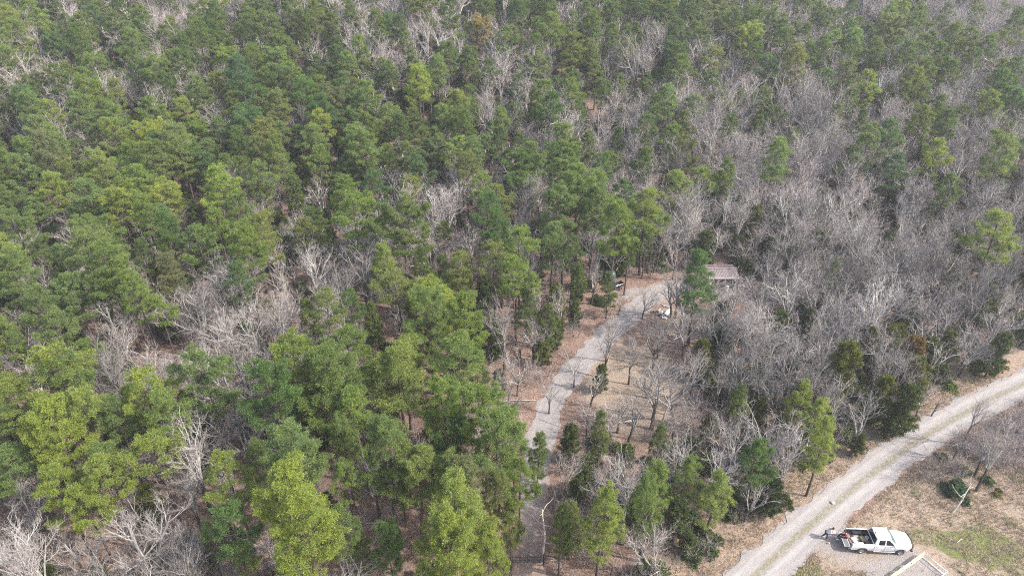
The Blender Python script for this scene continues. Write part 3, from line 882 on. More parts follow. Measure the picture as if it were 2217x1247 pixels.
BD = ["4 4 6 8 6 4 2 4 8 6 4 5 4 3 4 5 4 4 4 5 8 9", "8 5 3 3 3 3 3 4 5 3 4 5 4 4 4 6 6 5 5 6 7 6", "5 4 4 2 3 2 3 3 4 3 5 6 6 6 6 9 9 9 8 7 8 7", "2 3 3 2 2 2 2 3 7 8 7 8 8 8 8 9 9 9 9 8 9 9",
      "4 5 4 3 3 5 6 7 9 9 7 8 6 6 9 9 9 9 9 9 9 9", "4 5 5 5 6 8 9 9 8 7 5 6 6 5 7 9 9 9 9 9 9 9", "6 7 6 7 8 9 9 8 3 3 4 5 4 2 2 8 9 9 9 9 9 9", "3 6 8 8 8 9 9 4 2 2 6 6 3 3 4 9 9 9 9 9 9 9",
      "2 2 4 4 6 6 4 2 2 3 6 3 3 2 4 8 9 9 9 9 8 8", "3 2 3 5 7 5 2 3 6 3 3 3 6 5 7 8 9 8 7 0 0 0", "6 3 5 7 5 3 2 4 6 3 3 3 6 7 5 6 5 0 0 0 0 0", "9 9 8 8 4 3 3 4 4 2 2 3 5 8 7 2 0 0 0 0 0 0"]
PD = np.array([[int(x) for x in r.split()] for r in PD], float); BD = np.array([[int(x) for x in r.split()] for r in BD], float)
def look(A, u, v):
    x = min(20.999, max(0, u / 100.8 - .5)); y = min(10.999, max(0, v / 103.9 - .5))
    i, j = int(x), int(y); fx, fy = x - i, y - j
    return (A[j, i] * (1 - fx) + A[j, i + 1] * fx) * (1 - fy) + (A[j + 1, i] * (1 - fx) + A[j + 1, i + 1] * fx) * fy
clr = [ground_at(1390, 850), ground_at(1450, 700), ground_at(1400, 930), ground_at(1530, 640), ground_at(1575, 660), ground_at(1565, 620), ground_at(1420, 640)]
clr_r = [7.5, 7.0, 4.0, 6.5, 6.5, 5.5, 5.0]
clr_k = [.95, .6, .95, .1, .05, 0, .25]
def pk(u, v):
    if v > 520: return .17 if u < 1150 else .1
    if v > 330: return .34 - .19 * sm(380, 450, v)
    return .27 - .12 * sm(500, 1300, u)
random.seed(1234)
cand = []
st = 2.2
y = 24.0
while y < 262:
    half = (y * CP + 30) * .80 + 10
    x = -half
    while x < half:
        cand.append((x + rnd(-1, 1), y + rnd(-1, 1)))
        x += st
    y += st
random.shuffle(cand)
CA = np.array(cand); RD = seg_dist(CA, road_np); DD = np.abs(seg_dist(CA, drive_np))
keep = []
for n, (x, y) in enumerate(cand):
    if RD[n] > -5.2: 
        continue
    if DD[n] < 3.3: continue
    z = terrain(x, y)
    u, v, zc = project((x, y, z + 8.5))
    if u < -260 or u > PW + 260 or v > PH + 330: continue
    uf, vf, _ = project((x, y, z + 4))
    pd, bd = look(PD, u, v) / 9, look(BD, u, v) / 9
    # clumps and gaps
    nz = float(vnoise(x + 300, y + 90, 11.0)) * .6 + float(vnoise(x + 70, y, 5.0)) * .4
    pd *= .55 + .9 * nz; bd *= .6 + .8 * (1 - nz)
    if v < 700 or u < 0 or u > PW or v > PH: pd *= 1.0
    ks = [k for c, r, k in zip(clr, clr_r, clr_k) if (x - c.x) ** 2 + (y - c.y) ** 2 < r * r]
    inclear = bool(ks)
    if inclear:
        pd = 0; bd *= min(ks)
    # small green pines seen among bare ones
    r = random.random()
    ce = 0.0 if (inclear or DD[n] < 7) else ((.23 if RD[n] < -9 else .45) if (u > 1250 and v > 330) else .02)
    if r < pd * pk(u, v) and not occ_hit(x, y, 1.5, ('p',)):
        young = random.random() < .12
        kind = 'slim' if young else 'pine'
        vi = random.randrange(len(KINDS[kind])); s = rnd(.7, 1.05)
        occ_add('p', x, y, 1.5)
    elif r < pd + ce and not occ_hit(x, y, .9, ('c', 'p')):
        kind = 'cedar'; vi = random.randrange(3); s = rnd(.4, .85); occ_add('c', x, y, .8)
    elif random.random() < (bd * (.85 - .2 * (u < 1000)) + (0 if inclear else .06)) and not occ_hit(x, y, .55, ('p', 'c')) and not occ_hit(x, y, .95 if inclear else .66, ('b',)):
        kind = 'bare'; vi = random.choice([0, 1, 2, 2, 3, 4, 4, 5, 5]); s = rnd(.55, .92) + .25 * sm(100, 130, y); occ_add('b', x, y, .66)
        if random.random() < .04: kind = 'gnarled'; vi = random.randrange(2); s = rnd(.5, .75)
    else: continue
    K = KINDS[kind][vi]
    sz = s * rnd(.9, 1.12)
    uc, vc, zc = project((x, y, z + K['cz'] * sz))
    if kind in ('pine', 'slim'):
        c = random.choices([0, 1, 2, 3, 5], [20 + 10 * sm(200, 900, vc), 45, 17, 16, 1])[0]; t = TINT[c]; j = rnd(.82, 1.14) * 1.1
        col = (t[0] * j * rnd(.92, 1.1), t[1] * j, t[2] * rnd(.9, 1.4), 1); cw = COLW[c]
    elif kind == 'cedar':
        c = random.choice([0, 1, 1]); col = ((.125, .145, .036), (.085, .12, .04))[c] + (1,); cw = ("olive", "dark-green")[c]
    else:
        b = random.choice([.18, .22, .26, .30, .33, .38, .46]); col = (b, b * .965, b * .925, 1); cw = "dark-grey" if b < .21 else ("grey" if b < .28 else ("pale-grey" if b < .36 else "whitish"))
    TREES.append(dict(kind=kind, var=vi, loc=(x, y, z), rz=rnd(0, 6.28), s=s, sz=sz, col=col, u=uc, v=vc, w=K['cw'] * s * F / zc, cw=cw))
print("TREES", {k: sum(1 for t in TREES if t['kind'] == k) for k in KINDS})

# ------------------------------------------------------------------ which ones stand as things of their own
def in_view(t): return -t['w'] * .3 < t['u'] < PW + t['w'] * .3 and -t['w'] * .2 < t['v'] < PH + t['w'] * .3
FAM = {'pine': 'pine', 'slim': 'pine', 'bare': 'bare', 'gnarled': 'bare', 'cedar': 'cedar'}
fam = {}
for t in TREES: fam.setdefault(FAM[t['kind']], []).append(t)
single, mass = [], []
for f, L in fam.items():
    L.sort(key=lambda t: -t['w'] * (1 if in_view(t) else 0))
    n = 0
    for t in L:
        if in_view(t) and n < 300: single.append(t); n += 1
        else: mass.append(t)
print("single", len(single), "mass", len(mass))

GATE_P, SHED_P = ground_at(1145, 1218), ground_at(1568, 630)
def place_words(t):
    x, y, _ = t['loc']
    rdv = road_d(x, y); dv = drive_d(x, y)
    if rdv > 0: return "in the dry field beside the road"
    if (x - SHED_P.x) ** 2 + (y - SHED_P.y) ** 2 < 49: return "beside the red-roofed carport"
    if (x - GATE_P.x) ** 2 + (y - GATE_P.y) ** 2 < 36: return "beside the black gate"
    if -rdv < 13: return "edging the gravel road"
    if dv < 7 and y < 85: return ("left" if x < np.interp(y, drive_np[:, 1], drive_np[:, 0]) else "right") + " of the driveway"
    if x > 12 and y < 72: return "between driveway and road"
    if y > 150: return "on the far hillside"
    if y > 110: return "low on the hillside"
    if x < -8: return "deep in the left woods"
    return "in the woods past the carport" if y > 88 else "in the middle woods"
SIZEW = lambda t, a, b, c: a if t['w'] > 95 else (b if t['w'] > 55 else c)
used = set()
CATS = {'pine': ('pine_tree', 'pine tree', 'pines standing through the woods'), 'bare': ('bare_tree', 'bare tree', 'leafless hardwoods among the pines'), 'cedar': ('cedar_tree', 'cedar', 'dark cedars under the hardwoods')}
ONES = "zero one two three four five six seven eight nine ten eleven twelve thirteen fourteen fifteen sixteen seventeen eighteen nineteen".split()
TENS = "zero ten twenty thirty forty fifty sixty seventy eighty ninety hundred".split()
def numword(x):
    x = int(round(min(100, max(0, x))))
    if x < 20: return ONES[x]
    return TENS[x // 10] + ("-" + ONES[x % 10] if x % 10 else "")
def make_label(t):
    f = FAM[t['kind']]
    if f == 'pine':
        sh = "slender" if t['kind'] == 'slim' else SIZEW(t, "broad", "rounded", "small-looking"); noun = "pine"
    elif f == 'bare':
        sh = "gnarled leafless" if t['kind'] == 'gnarled' else SIZEW(t, "wide leafless", "leafless", "thin leafless"); noun = "tree"
    else: sh = "conical"; noun = "cedar"
    U, V = min(100, max(0, t['u'] / PW * 100)), min(100, max(0, t['v'] / PH * 100))
    for k in range(4):
        lb = "%s %s %s %s percent across, %s down, %s" % (t['cw'], sh, noun, numword(U), numword(V), place_words(t))
        if lb not in used: break
        V = V + 1 if V < 97 else V - 1
    used.add(lb)
    return lb
for t in single:
    f = FAM[t['kind']]; nm, cat, grp = CATS[f]
    K = KINDS[t['kind']][t['var']]
    e = empty(nm, t['loc'], t['rz'], make_label(t), cat, grp)
    e.scale = (t['s'], t['s'], t['sz'])
    if f != 'cedar': e.rotation_euler = (rnd(-.03, .03), rnd(-.03, .03), t['rz'])
    for part in ('trunk', 'crown'):
        o = bpy.data.objects.new(part, K[part]); C.objects.link(o); o.parent = e
        o.color = t['col']

# ------------------------------------------------------------------ the countless rest, one object per kind
def instancer(name, pts, meshes, label, mats_color=(0, 0, 0, 0)):
    """pts: (x, y, z, rz, s, sz, index)"""
    m = bpy.data.meshes.new(name); m.from_pydata([p[:3] for p in pts], [], [])
    a = m.attributes.new("turn", 'FLOAT_VECTOR', 'POINT'); a.data.foreach_set('vector', np.array([(0, 0, p[3]) for p in pts], np.float32).ravel())
    a = m.attributes.new("size", 'FLOAT_VECTOR', 'POINT'); a.data.foreach_set('vector', np.array([(p[4], p[4], p[5]) for p in pts], np.float32).ravel())
    a = m.attributes.new("pick", 'INT', 'POINT'); a.data.foreach_set('value', np.array([p[6] for p in pts], np.int32))
    o = bpy.data.objects.new(name, m); C.objects.link(o)
    ng = bpy.data.node_groups.new(name + "_scatter", 'GeometryNodeTree')
    ng.interface.new_socket("Geometry", in_out='INPUT', socket_type='NodeSocketGeometry')
    ng.interface.new_socket("Geometry", in_out='OUTPUT', socket_type='NodeSocketGeometry')
    gi, gout = ng.nodes.new('NodeGroupInput'), ng.nodes.new('NodeGroupOutput')
    jn = ng.nodes.new('GeometryNodeJoinGeometry')
    for i, me_ in reversed(list(enumerate(meshes))):
        src = bpy.data.objects.new(name + "_source", me_)
        oi = ng.nodes.new('GeometryNodeObjectInfo'); oi.inputs['Object'].default_value = src; oi.inputs['As Instance'].default_value = True
        ng.links.new(oi.outputs['Geometry'], jn.inputs[0])
    ip = ng.nodes.new('GeometryNodeInstanceOnPoints')
    ip.inputs['Pick Instance'].default_value = True
    def attr(nm, typ):
        n = ng.nodes.new('GeometryNodeInputNamedAttribute'); n.data_type = typ; n.inputs['Name'].default_value = nm
        return n.outputs['Attribute']
    ng.links.new(gi.outputs[0], ip.inputs['Points']); ng.links.new(jn.outputs[0], ip.inputs['Instance'])
    ng.links.new(attr("pick", 'INT'), ip.inputs['Instance Index'])
    e2r = ng.nodes.new('FunctionNodeEulerToRotation'); ng.links.new(attr("turn", 'FLOAT_VECTOR'), e2r.inputs[0])
    ng.links.new(e2r.outputs[0], ip.inputs['Rotation']); ng.links.new(attr("size", 'FLOAT_VECTOR'), ip.inputs['Scale'])
    ng.links.new(ip.outputs[0], gout.inputs[0])
    md = o.modifiers.new("scatter", 'NODES'); md.node_group = ng
    o.color = mats_color
    return tag(o, label, kind='stuff')
def mass_pts(f, kinds):
    offs, me_ = {}, []
    for k in kinds:
        offs[k] = len(me_); me_ += [v['full'] for v in KINDS[k]]
    pts = [(t['loc'][0], t['loc'][1], t['loc'][2], t['rz'], t['s'], t['sz'], offs[t['kind']] + t['var']) for t in mass if FAM[t['kind']] == f]
    return pts, me_
p_, m_ = mass_pts('pine', ['pine', 'slim']); instancer("pine_woods", p_, m_, "mass of smaller-looking green pines filling the distant woods")
p_, m_ = mass_pts('bare', ['bare', 'gnarled']); instancer("hardwood_woods", p_, m_, "mass of grey leafless hardwoods filling gaps between the pines")
p_, m_ = mass_pts('cedar', ['cedar'])
if p_: instancer("cedar_woods", p_, m_, "scattered dark cedars outside the nearer woods")

# undergrowth of bare saplings and brush
random.seed(77)
bp = []
for _ in range(9000):
    y = rnd(26, 200) ; half = (y * CP + 30) * .78
    x = rnd(-half, half)
    u, v, zc = project((x, y, terrain(x, y)))
    if not (-60 < u < PW + 60 and -40 < v < PH + 120): continue
    bp.append((x, y))
BA = np.array(bp); r1 = seg_dist(BA, road_np); d1 = np.abs(seg_dist(BA, drive_np))
pts = []
for n, (x, y) in enumerate(bp):
    if d1[n] < 2.3 or -4.4 < r1[n] < 4.2: continue
    u, v, zc = project((x, y, terrain(x, y)))
    bd = look(BD, u, v) / 9
    inclear = any((x - c.x) ** 2 + (y - c.y) ** 2 < r * r for c, r in zip(clr, clr_r))
    if r1[n] > 0:
        # the field carries brush only in its upper right corner
        if not (v < 1090 and u > 1880): continue
        if random.random() > sm(1130, 900, v) * (.7 + .3 * sm(1950, 2120, u)): continue
        s = rnd(.5, 1.3)
    else:
        if random.random() > (.75 if r1[n] > -8 else .10 + (.22 if u < 1000 else .34) * bd): continue
        if inclear and (random.random() < .75 or v < 700): continue
        s = rnd(.45, 1.5)
    pts.append((x, y, terrain(x, y), rnd(0, 6.28), s, s * rnd(.8, 1.3), random.randrange(4)))
for _ in range(480):
    u, v = rnd(1960, 2330), rnd(840, 1060)
    if random.random() > sm(1960, 2120, u) * .8 + .2 or random.random() > 1 - sm(960, 1070, v): continue
    g_ = ground_at(u, v)
    if road_d(g_.x, g_.y) < 2.6: continue
    s = rnd(.4, 1.15); pts.append((g_.x, g_.y, 0, rnd(0, 6.28), s, s * rnd(.7, 1.1), random.randrange(4)))
instancer("undergrowth", pts, BR, "leafless purplish-grey saplings and brush under the trees")
print("brush", len(pts))
HAZE = 0.00034
# ------------------------------------------------------------------ field plants and single odd trees
def hue(o, c): o.color = (c[0], c[1], c[2], 1)
SH = [make_shrub(71, 1.15, 1.15, 190), make_shrub(72, .8, .8, 110)]
shm = [g.mesh("shrub", [M['shrubleaf'], M['oakbark']]) for g in SH]
for (u, v, vi, s, col, lb) in [(2068, 1066, 0, 1.15, (.05, .10, .045), "dark green rounded bush at the foot of a leaning grey trunk"),
                              (2036, 992, 1, .8, (.13, .15, .085), "dusty grey-green bush beside the gravel road"),
                              (2084, 1022, 1, .9, (.13, .16, .08), "low green bush under the leafless trees in the field"),
                              (2137, 1044, 1, .8, (.10, .14, .06), "small dark bush at the base of the black-stemmed tree"),
                              (2157, 1073, 1, .5, (.22, .20, .05), "tiny yellowish bush in the dry field"),
                              (2163, 1064, 1, .4, (.12, .15, .05), "tiny green bush next to the yellowish one"),
                              (2058, 842, 1, 1.0, (.19, .24, .08), "pale green bush on the road bank under bare trees"),
                              (2112, 806, 1, .9, (.30, .27, .10), "pale straw-yellow bush on the road bank"),
                              (1700, 1090, 1, .9, (.07, .10, .03), "dark green bush at the wood's edge above the road")]:
    p = ground_at(u, v)
    o = bpy.data.objects.new("bush", shm[vi]); C.objects.link(o); o.location = (p.x, p.y, terrain(p.x, p.y)); o.scale = (s, s, s * .9); o.rotation_euler = (0, 0, u)
    hue(o, col); tag(o, lb, "bush", "low evergreen bushes")

# the green scrub under the hardwoods and along the wood's edge
random.seed(55)
cp_ = [(rnd(8, 110), rnd(34, 120)) for _ in range(5200)]
ca_ = np.array(cp_); rr_ = seg_dist(ca_, road_np); dd_ = np.abs(seg_dist(ca_, drive_np)); pts = []
for n, (x, y) in enumerate(cp_):
    if rr_[n] > -4.3 or dd_[n] < 4: continue
    u, v, zc = project((x, y, terrain(x, y)))
    if not (1180 < u < PW + 150 and v < PH + 60): continue
    if any((x - c.x) ** 2 + (y - c.y) ** 2 < r * r for c, r in zip(clr, clr_r)): continue
    if random.random() > (.42 if rr_[n] > -8.5 else .10 + .12 * float(vnoise(x, y, 9.0))): continue
    s = rnd(.5, 1.5); pts.append((x, y, terrain(x, y), rnd(0, 6.28), s, s * rnd(.8, 1.5), random.randrange(2)))
print("scrub", len(pts))
instancer("green_scrub", pts, shm, "olive and green low scrub under the hardwoods and along the wood's edge")
# dead snags
def snag(u, v, h, rz, label, lean=(0, 0), broken=False, arms=6, seed=1, ttl=None, gnarl=.35):
    """v is where its foot stands"""
    random.seed(seed)
    p = ground_at(u, v)
    e = empty("dead_tree", (p.x, p.y, terrain(p.x, p.y)), rz, label, "dead tree")
    g = Geo(); n = 7
    pts = [Vector((0, 0, -.15))]
    d = Vector((lean[0], lean[1], 1)).normalized()
    for i in range(n):
        d = (d + unit() * gnarl * .35).normalized(); pts.append(pts[-1] + d * h / n)
    r0 = .02 * h + .05
    rr = [r0 * (1 - .62 * i / n) for i in range(n + 1)]
    g.tube(pts, rr, 7, cap=True)
    g.build("trunk", M['deadwood'], e, smooth=False)
    for k in range(arms):
        q = rnd(.35, .98) * n; i = min(n - 1, int(q)); b = pts[i].lerp(pts[i + 1], q - i)
        a = k * 2.4 + rnd(-.4, .4); dd = Vector((math.cos(a), math.sin(a), rnd(.1, .7))).normalized(); L = rnd(.9, 2.3)
        g = Geo(); pp = [b]
        for _ in range(4):
            dd = (dd + unit() * gnarl).normalized(); pp.append(pp[-1] + dd * L / 4)
        g.tube(pp, [rr[i] * .5, rr[i] * .4, rr[i] * .3, rr[i] * .2, .01], 5)
        g.build("limb", M['deadwood'], e)
    if broken:
        g = Geo()
        for k in range(5):
            a = k * 1.3; b = pts[-1] + Vector((math.cos(a), math.sin(a), 0)) * rr[-1] * .6
            g.tube([b - Vector((0, 0, .1)), b + Vector((math.cos(a) * .12, math.sin(a) * .12, rnd(.25, .6)))], [.07, .012], 4)
        g.build("broken_top", M['rawwood'], e)
    return e
snag(1430, 960, 6.2, 0, "pale forked dead tree with a crooked top standing in the clearing", (.05, .1), arms=3, seed=4)
snag(1612, 1040, 5.2, 0, "broken dead tree with a torn orange top above dark cedars", (.12, .05), True, 8, seed=9)
snag(1172, 1218, 5.6, 0, "leaning whitish broken dead tree beside the right gate post", (.16, .2), False, 7, seed=12)
snag(1976, 150, 7, 0, "small white dead tree on the far hillside", (0, 0), False, 7, seed=15)
snag(658, 128, 7.5, 0, "thin white dead tree between far pines", (0, 0), False, 5, seed=16)
snag(873, 400, 9.5, 0, "dead pine with bare sideways limbs at the edge of a leaf-covered gap", (0, 0), False, 12, seed=17)
snag(2060, 1110, 3.6, 0, "grey leaning dead trunk over the dark bush in the field", (.75, .25), False, 5, seed=18)
snag(610, 1255, 4.2, 0, "twisted white dead tree at the bottom edge below the pines", (-.05, .1), False, 5, seed=19)

# black-stemmed field trees
for (u, v, wpx, vi, b, lb) in [(2150, 985, 88, 4, .26, "leafless tree with dark forked trunk in the dry field"), (2096, 960, 70, 2, .30, "slim leafless tree between road and field brush"), (2200, 960, 84, 0, .30, "leafless twiggy tree at the right edge of the field"), (2035, 890, 30, 5, .24, "thin leafless sapling standing against the gravel road")]:
    K = KINDS['bare'][vi]; loc, s = solve('bare', vi, u, v - 30, wpx)
    if s < .46: s = .42
    e = empty("bare_tree", loc, u * .1, lb, "bare tree", "leafless trees in the field"); e.scale = (s, s, s)
    for part in ('trunk', 'crown'):
        o = bpy.data.objects.new(part, K[part]); C.objects.link(o); o.parent = e; o.color = (b, b * .93, b * .9, 1)

# fallen logs and sticks
def log(u1, v1, u2, v2, r, mat, label, name="fallen_log", endmat=None, h=0.0):
    a, b = ground_at(u1, v1, r), ground_at(u2, v2, r)
    e = empty(name, ((a.x + b.x) / 2, (a.y + b.y) / 2, (terrain(a.x, a.y) + terrain(b.x, b.y)) / 2 + h), 0, label, "log" if r > .06 else "stick")
    o = Vector((a.x + b.x, a.y + b.y, 0)) / 2
    A = Vector((a.x, a.y, r)) - o; B = Vector((b.x, b.y, r)) - o; 
    g = Geo(); m_ = A.lerp(B, .5) + Vector((.05, .06, .02))
    g.tube([A, A.lerp(m_, .5), m_, m_.lerp(B, .5), B], [r * .7, r * .85, r, r * 1.05, r * 1.15], 8, cap=True)
    g.build("trunk", mat, e, smooth=False)
    if endmat:
        d = (B - A).normalized(); g = Geo(); g.tube([B - d * .02, B + d * .12, B + d * .2], [r * 1.3, r * 1.5, r * 1.1], 9, cap=True); g.build("root_end", endmat, e)
    return e
M['blackwood'] = simple("charred_root", (.035, .025, .02), .9)
M['palewood'] = simple("barkless_pale_log", (.62, .56, .5), .8, var=.15)
log(1340, 915, 1376, 911, .13, M['palewood'], "barkless white log with a dark root end lying in the clearing", endmat=M['blackwood'])
log(2072, 1174, 2083, 1166, .03, M['palewood'], "short white stick lying in the dry grass right of the pickup", "fallen_stick")
log(790, 1133, 850, 1132, .07, M['deadwood'], "thin grey fallen trunk on leaf litter below the pines")
log(1090, 868, 1160, 866, .06, M['deadwood'], "long grey fallen branch reaching the left driveway edge")
log(560, 958, 615, 945, .12, M['oakbark'], "dark fallen log on the leaf litter under a dark pine")
log(445, 975, 470, 970, .08, M['oakbark'], "short dark fallen limb in the reddish leaf gap")

# stones and litter showing pale
random.seed(3)
M['stone'] = simple("pale_stone", (.42, .38, .32), .9, var=.2)
def stone_mesh(sd):
    random.seed(sd); bm = bmesh.new(); bmesh.ops.create_icosphere(bm, subdivisions=2, radius=.5)
    for v in bm.verts: v.co *= rnd(.8, 1.15); v.co.z *= .55
    m = bpy.data.meshes.new("stone"); bm.to_mesh(m); bm.free(); m.materials.append(M['stone']); return m
sm_ = [stone_mesh(i) for i in range(3)]
for (u, v, s, lb) in [(1802, 1089, .45, "pale yellowish rock in the weedy centre of the gravel road"), (1794, 1176, .18, "small pale stone by the standing person's feet")]:
    p = ground_at(u, v); o = bpy.data.objects.new("stone", sm_[0]); C.objects.link(o); o.location = (p.x, p.y, .1); o.scale = (s, s, s); tag(o, lb, "stone")

# ------------------------------------------------------------------ dry grass of the field and verge
def grass_mass():
    random.seed(8)
    r2 = np.random.default_rng(8)
    n = 190000
    X = r2.uniform(-6, 62, n); Y = r2.uniform(24, 78, n)
    Q = np.stack([X, Y], 1); r = seg_dist(Q, road_np)
    cl = vnoise(X, Y, 1.1) * .6 + vnoise(X + 40, Y, 3.2) * .4
    ok = ((r > RW + .1) | ((r < -RW - .05) & (r > -7.0))) & (r2.random(n) < (cl * 1.5 - .12))
    # bare gravelly ground round the truck
    for (u, v, a, b) in [(1815, 1178, 3.0, 2.0), (1975, 1240, 4.2, 2.2), (1890, 1180, 4.2, 2.2), (1880, 1218, 4.4, .9), (2000, 1200, 3.5, 1.2)]:
        c = ground_at(u, v); ok &= ~((np.hypot((X - c.x) / a, (Y - c.y) / b) < 1) & (r2.random(n) < .93))
    U = PW / 2 + F * X / (Y * CP + CAMH * SP); ok &= (U > 1200) & (U < PW + 200)
    X, Y, cl, r = X[ok], Y[ok], cl[ok], r[ok]
    m = min(len(X), 75000); X, Y, cl = X[:m], Y[:m], cl[:m]
    bl = 5
    ang = r2.uniform(0, 6.28, (m, bl)); ln = r2.uniform(.12, .42, (m, bl)) * (0.6 + .7 * cl[:, None]); ti = r2.uniform(.2, 1.15, (m, bl))
    bx = X[:, None] + r2.normal(0, .06, (m, bl)); by = Y[:, None] + r2.normal(0, .06, (m, bl))
    # wind-laid: most lean one way
    tx = bx + np.cos(ang) * ln * np.sin(ti) + .10; ty = by + np.sin(ang) * ln * np.sin(ti) - .04; tz = ln * np.cos(ti)
    wx, wy = -np.sin(ang) * .016, np.cos(ang) * .016
    V = np.stack([np.stack([bx - wx, by - wy, np.full_like(bx, -.03)], -1), np.stack([bx + wx, by + wy, np.full_like(bx, -.03)], -1), np.stack([tx, ty, tz], -1)], 2).reshape(-1, 3)
    Fc = np.arange(len(V)).reshape(-1, 3)
    me = bpy.data.meshes.new("dry_grass"); me.from_pydata(V.tolist(), [], Fc.tolist())
    m_, t, p = newmat("dry_grass_blades")
    gn = t.nodes.new("ShaderNodeNewGeometry")
    c1 = ramp(t, gn.outputs['Random Per Island'], [(0, (.22, .16, .11)), (.35, (.38, .29, .20)), (.7, (.50, .42, .31)), (1, (.30, .21, .17))])
    c2 = ramp(t, gn.outputs['Random Per Island'], [(0, (.10, .12, .045)), (.6, (.19, .20, .08)), (1, (.36, .32, .2))])
    n1 = noise(t, objcoord(t), .35, 4, .65)
    c = mix(t, c1, c2, ramp(t, n1, [(.53, (0, 0, 0)), (.66, (.9, .9, .9))]))
    t.links.new(c, p.inputs['Base Color']); p.inputs['Roughness'].default_value = .8; p.inputs['Specular IOR Level'].default_value = .2
    me.materials.append(m_)
    o = bpy.data.objects.new("dry_grass", me); C.objects.link(o)
    return tag(o, "tan dry grass tufts over the field and road verges", kind='stuff')
grass_mass()

# ------------------------------------------------------------------ paints
def paint(name, col, rough=.35, metal=0.0, coat=0.0, spec=.5):
    m, t, p = newmat(name)
    n = noise(t, objcoord(t), 2.5, 4)
    t.links.new(ramp(t, n, [(.3, tuple(c * .93 for c in col)), (.7, col)]), p.inputs['Base Color'])
    p.inputs['Roughness'].default_value = rough; p.inputs['Metallic'].default_value = metal
    p.inputs['Coat Weight'].default_value = coat; p.inputs['Specular IOR Level'].default_value = spec
    return m
def truck_paint():
    m, t, p = newmat("white_truck_paint")
    oc = objcoord(t); s_ = t.nodes.new("ShaderNodeSeparateXYZ"); t.links.new(oc, s_.inputs[0])
    mr = t.nodes.new("ShaderNodeMapRange"); t.links.new(s_.outputs[2], mr.inputs[0]); mr.inputs[1].default_value = .45; mr.inputs[2].default_value = .95; mr.inputs[3].default_value = .75; mr.inputs[4].default_value = 0
    n = noise(t, oc, 3.0, 5, .6)
    mu = t.nodes.new("ShaderNodeMath"); mu.operation = 'MULTIPLY'; t.links.new(mr.outputs[0], mu.inputs[0]); t.links.new(n, mu.inputs[1])
    c = mix(t, (.70, .705, .71), (.34, .26, .2), mu.outputs[0])
    t.links.new(c, p.inputs['Base Color']); p.inputs['Roughness'].default_value = .3; p.inputs['Coat Weight'].default_value = .5
    return m
M['white'] = truck_paint()
M['blackplastic'] = paint("black_bed_liner", (.018, .018, .024), .7)
M['glass'] = paint("dark_tinted_glass", (.012, .014, .016), .08, 0, 0, .6)
M['windshield'] = paint("greenish_windshield", (.03, .06, .065), .25, 0, 0, .15)
M['rubber'] = simple("dusty_tyre_rubber", (.07, .06, .055), .9, var=.35)
M['alloy'] = paint("alloy_rim", (.42, .42, .43), .4, .7)
M['chrome'] = paint("worn_chrome", (.6, .6, .62), .3, .8)
M['blackmetal'] = paint("black_grille_guard", (.02, .02, .022), .4)
M['lamp'] = paint("clear_headlamp", (.7, .72, .75), .1, 0, 1)
M['redlamp'] = paint("red_tail_lamp", (.35, .02, .02), .2, 0, 1)

# ------------------------------------------------------------------ the pickup
ra, rb = ground_at(1863, 1197), ground_at(1946.5, 1200.5)
hd = Vector((rb.x - ra.x, rb.y - ra.y, 0)); WB = 3.75; hd.normalize()
yaw = math.atan2(hd.y, hd.x)
side = Vector((-hd.y, hd.x, 0))
mid_near = (ra + rb) / 2
# local frame: x forward from rear bumper, y to the truck's far side; origin on the ground at body centre line, rear
RWX, FWX = 1.22, 1.22 + WB
org = mid_near - hd * ((RWX + FWX) / 2) + side * .95
TS = (rb - ra).length / WB
print('truck scale', TS)
org = mid_near - hd * ((RWX + FWX) / 2 * TS) + side * .95 * TS
truck = empty("pickup_truck", (org.x, org.y, 0.0), yaw, "white four-door pickup with open tailgate parked off the gravel road", "pickup truck")
truck.scale = (TS, TS, TS)
LT = 5.95
def lattice(g, xs, ys, fn):
    n0 = len(g.v)
    for a in xs:
        for b in ys: g.v.append(fn(a, b))
    w_ = len(ys)
    for i in range(len(xs) - 1):
        for j in range(w_ - 1):
            g.face(n0 + i * w_ + j, n0 + i * w_ + j + 1, n0 + (i + 1) * w_ + j + 1, n0 + (i + 1) * w_ + j)
def arch(x):
    z = .52
    for c in (RWX, FWX):
        d = abs(x - c)
        if d < .53: z = max(z, .38 + math.sqrt(max(0, .53 ** 2 - d * d)) * 1.06)
    return z
def halfw(x, z):
    w_ = 1.0 - .035 * abs(z - .95) ** 1.2 * 3
    w_ -= .16 * sm(5.2, 5.95, x) ** 1.5 + .02 * sm(.3, 0, x)
    for c in (RWX, FWX):
        w_ += .03 * math.exp(-((x - c) / .5) ** 2) * (1 if z < 1.1 else .5)
    return w_
def topz(x):
    if x < 2.3: return 1.33
    if x < 4.35: return 1.28
    return 1.28 - .11 * sm(4.35, 5.95, x) 
xs = list(np.linspace(.12, 5.9, 86))
body = Geo()
for sg in (-1, 1):
    lattice(body, xs, [0, .2, .4, .6, .8, 1.0], lambda x, q: (x, sg * halfw(x, arch(x) + q * (topz(x) - arch(x))), arch(x) + q * (topz(x) - arch(x))))
# bed rails top and inner drop
for sg in (-1, 1):
    lattice(body, list(np.linspace(.12, 2.2, 12)), [0, 1], lambda x, q: (x, sg * (halfw(x, 1.33) - .11 * q), 1.333 if q else 1.33))
# front face
lattice(body, [.52, .7, .9, 1.1, 1.17], list(np.linspace(-1, 1, 9)), lambda z, q: (5.9 + .10 * (1 - q * q) - (.05 if z > 1.12 else 0), q * halfw(5.9, z), z))
# front bumper apron underside
body.box((5.6, 0, .56), (.5, 1.5, .1)); body.box((3.0, 0, .58), (5.2, 1.3, .1))
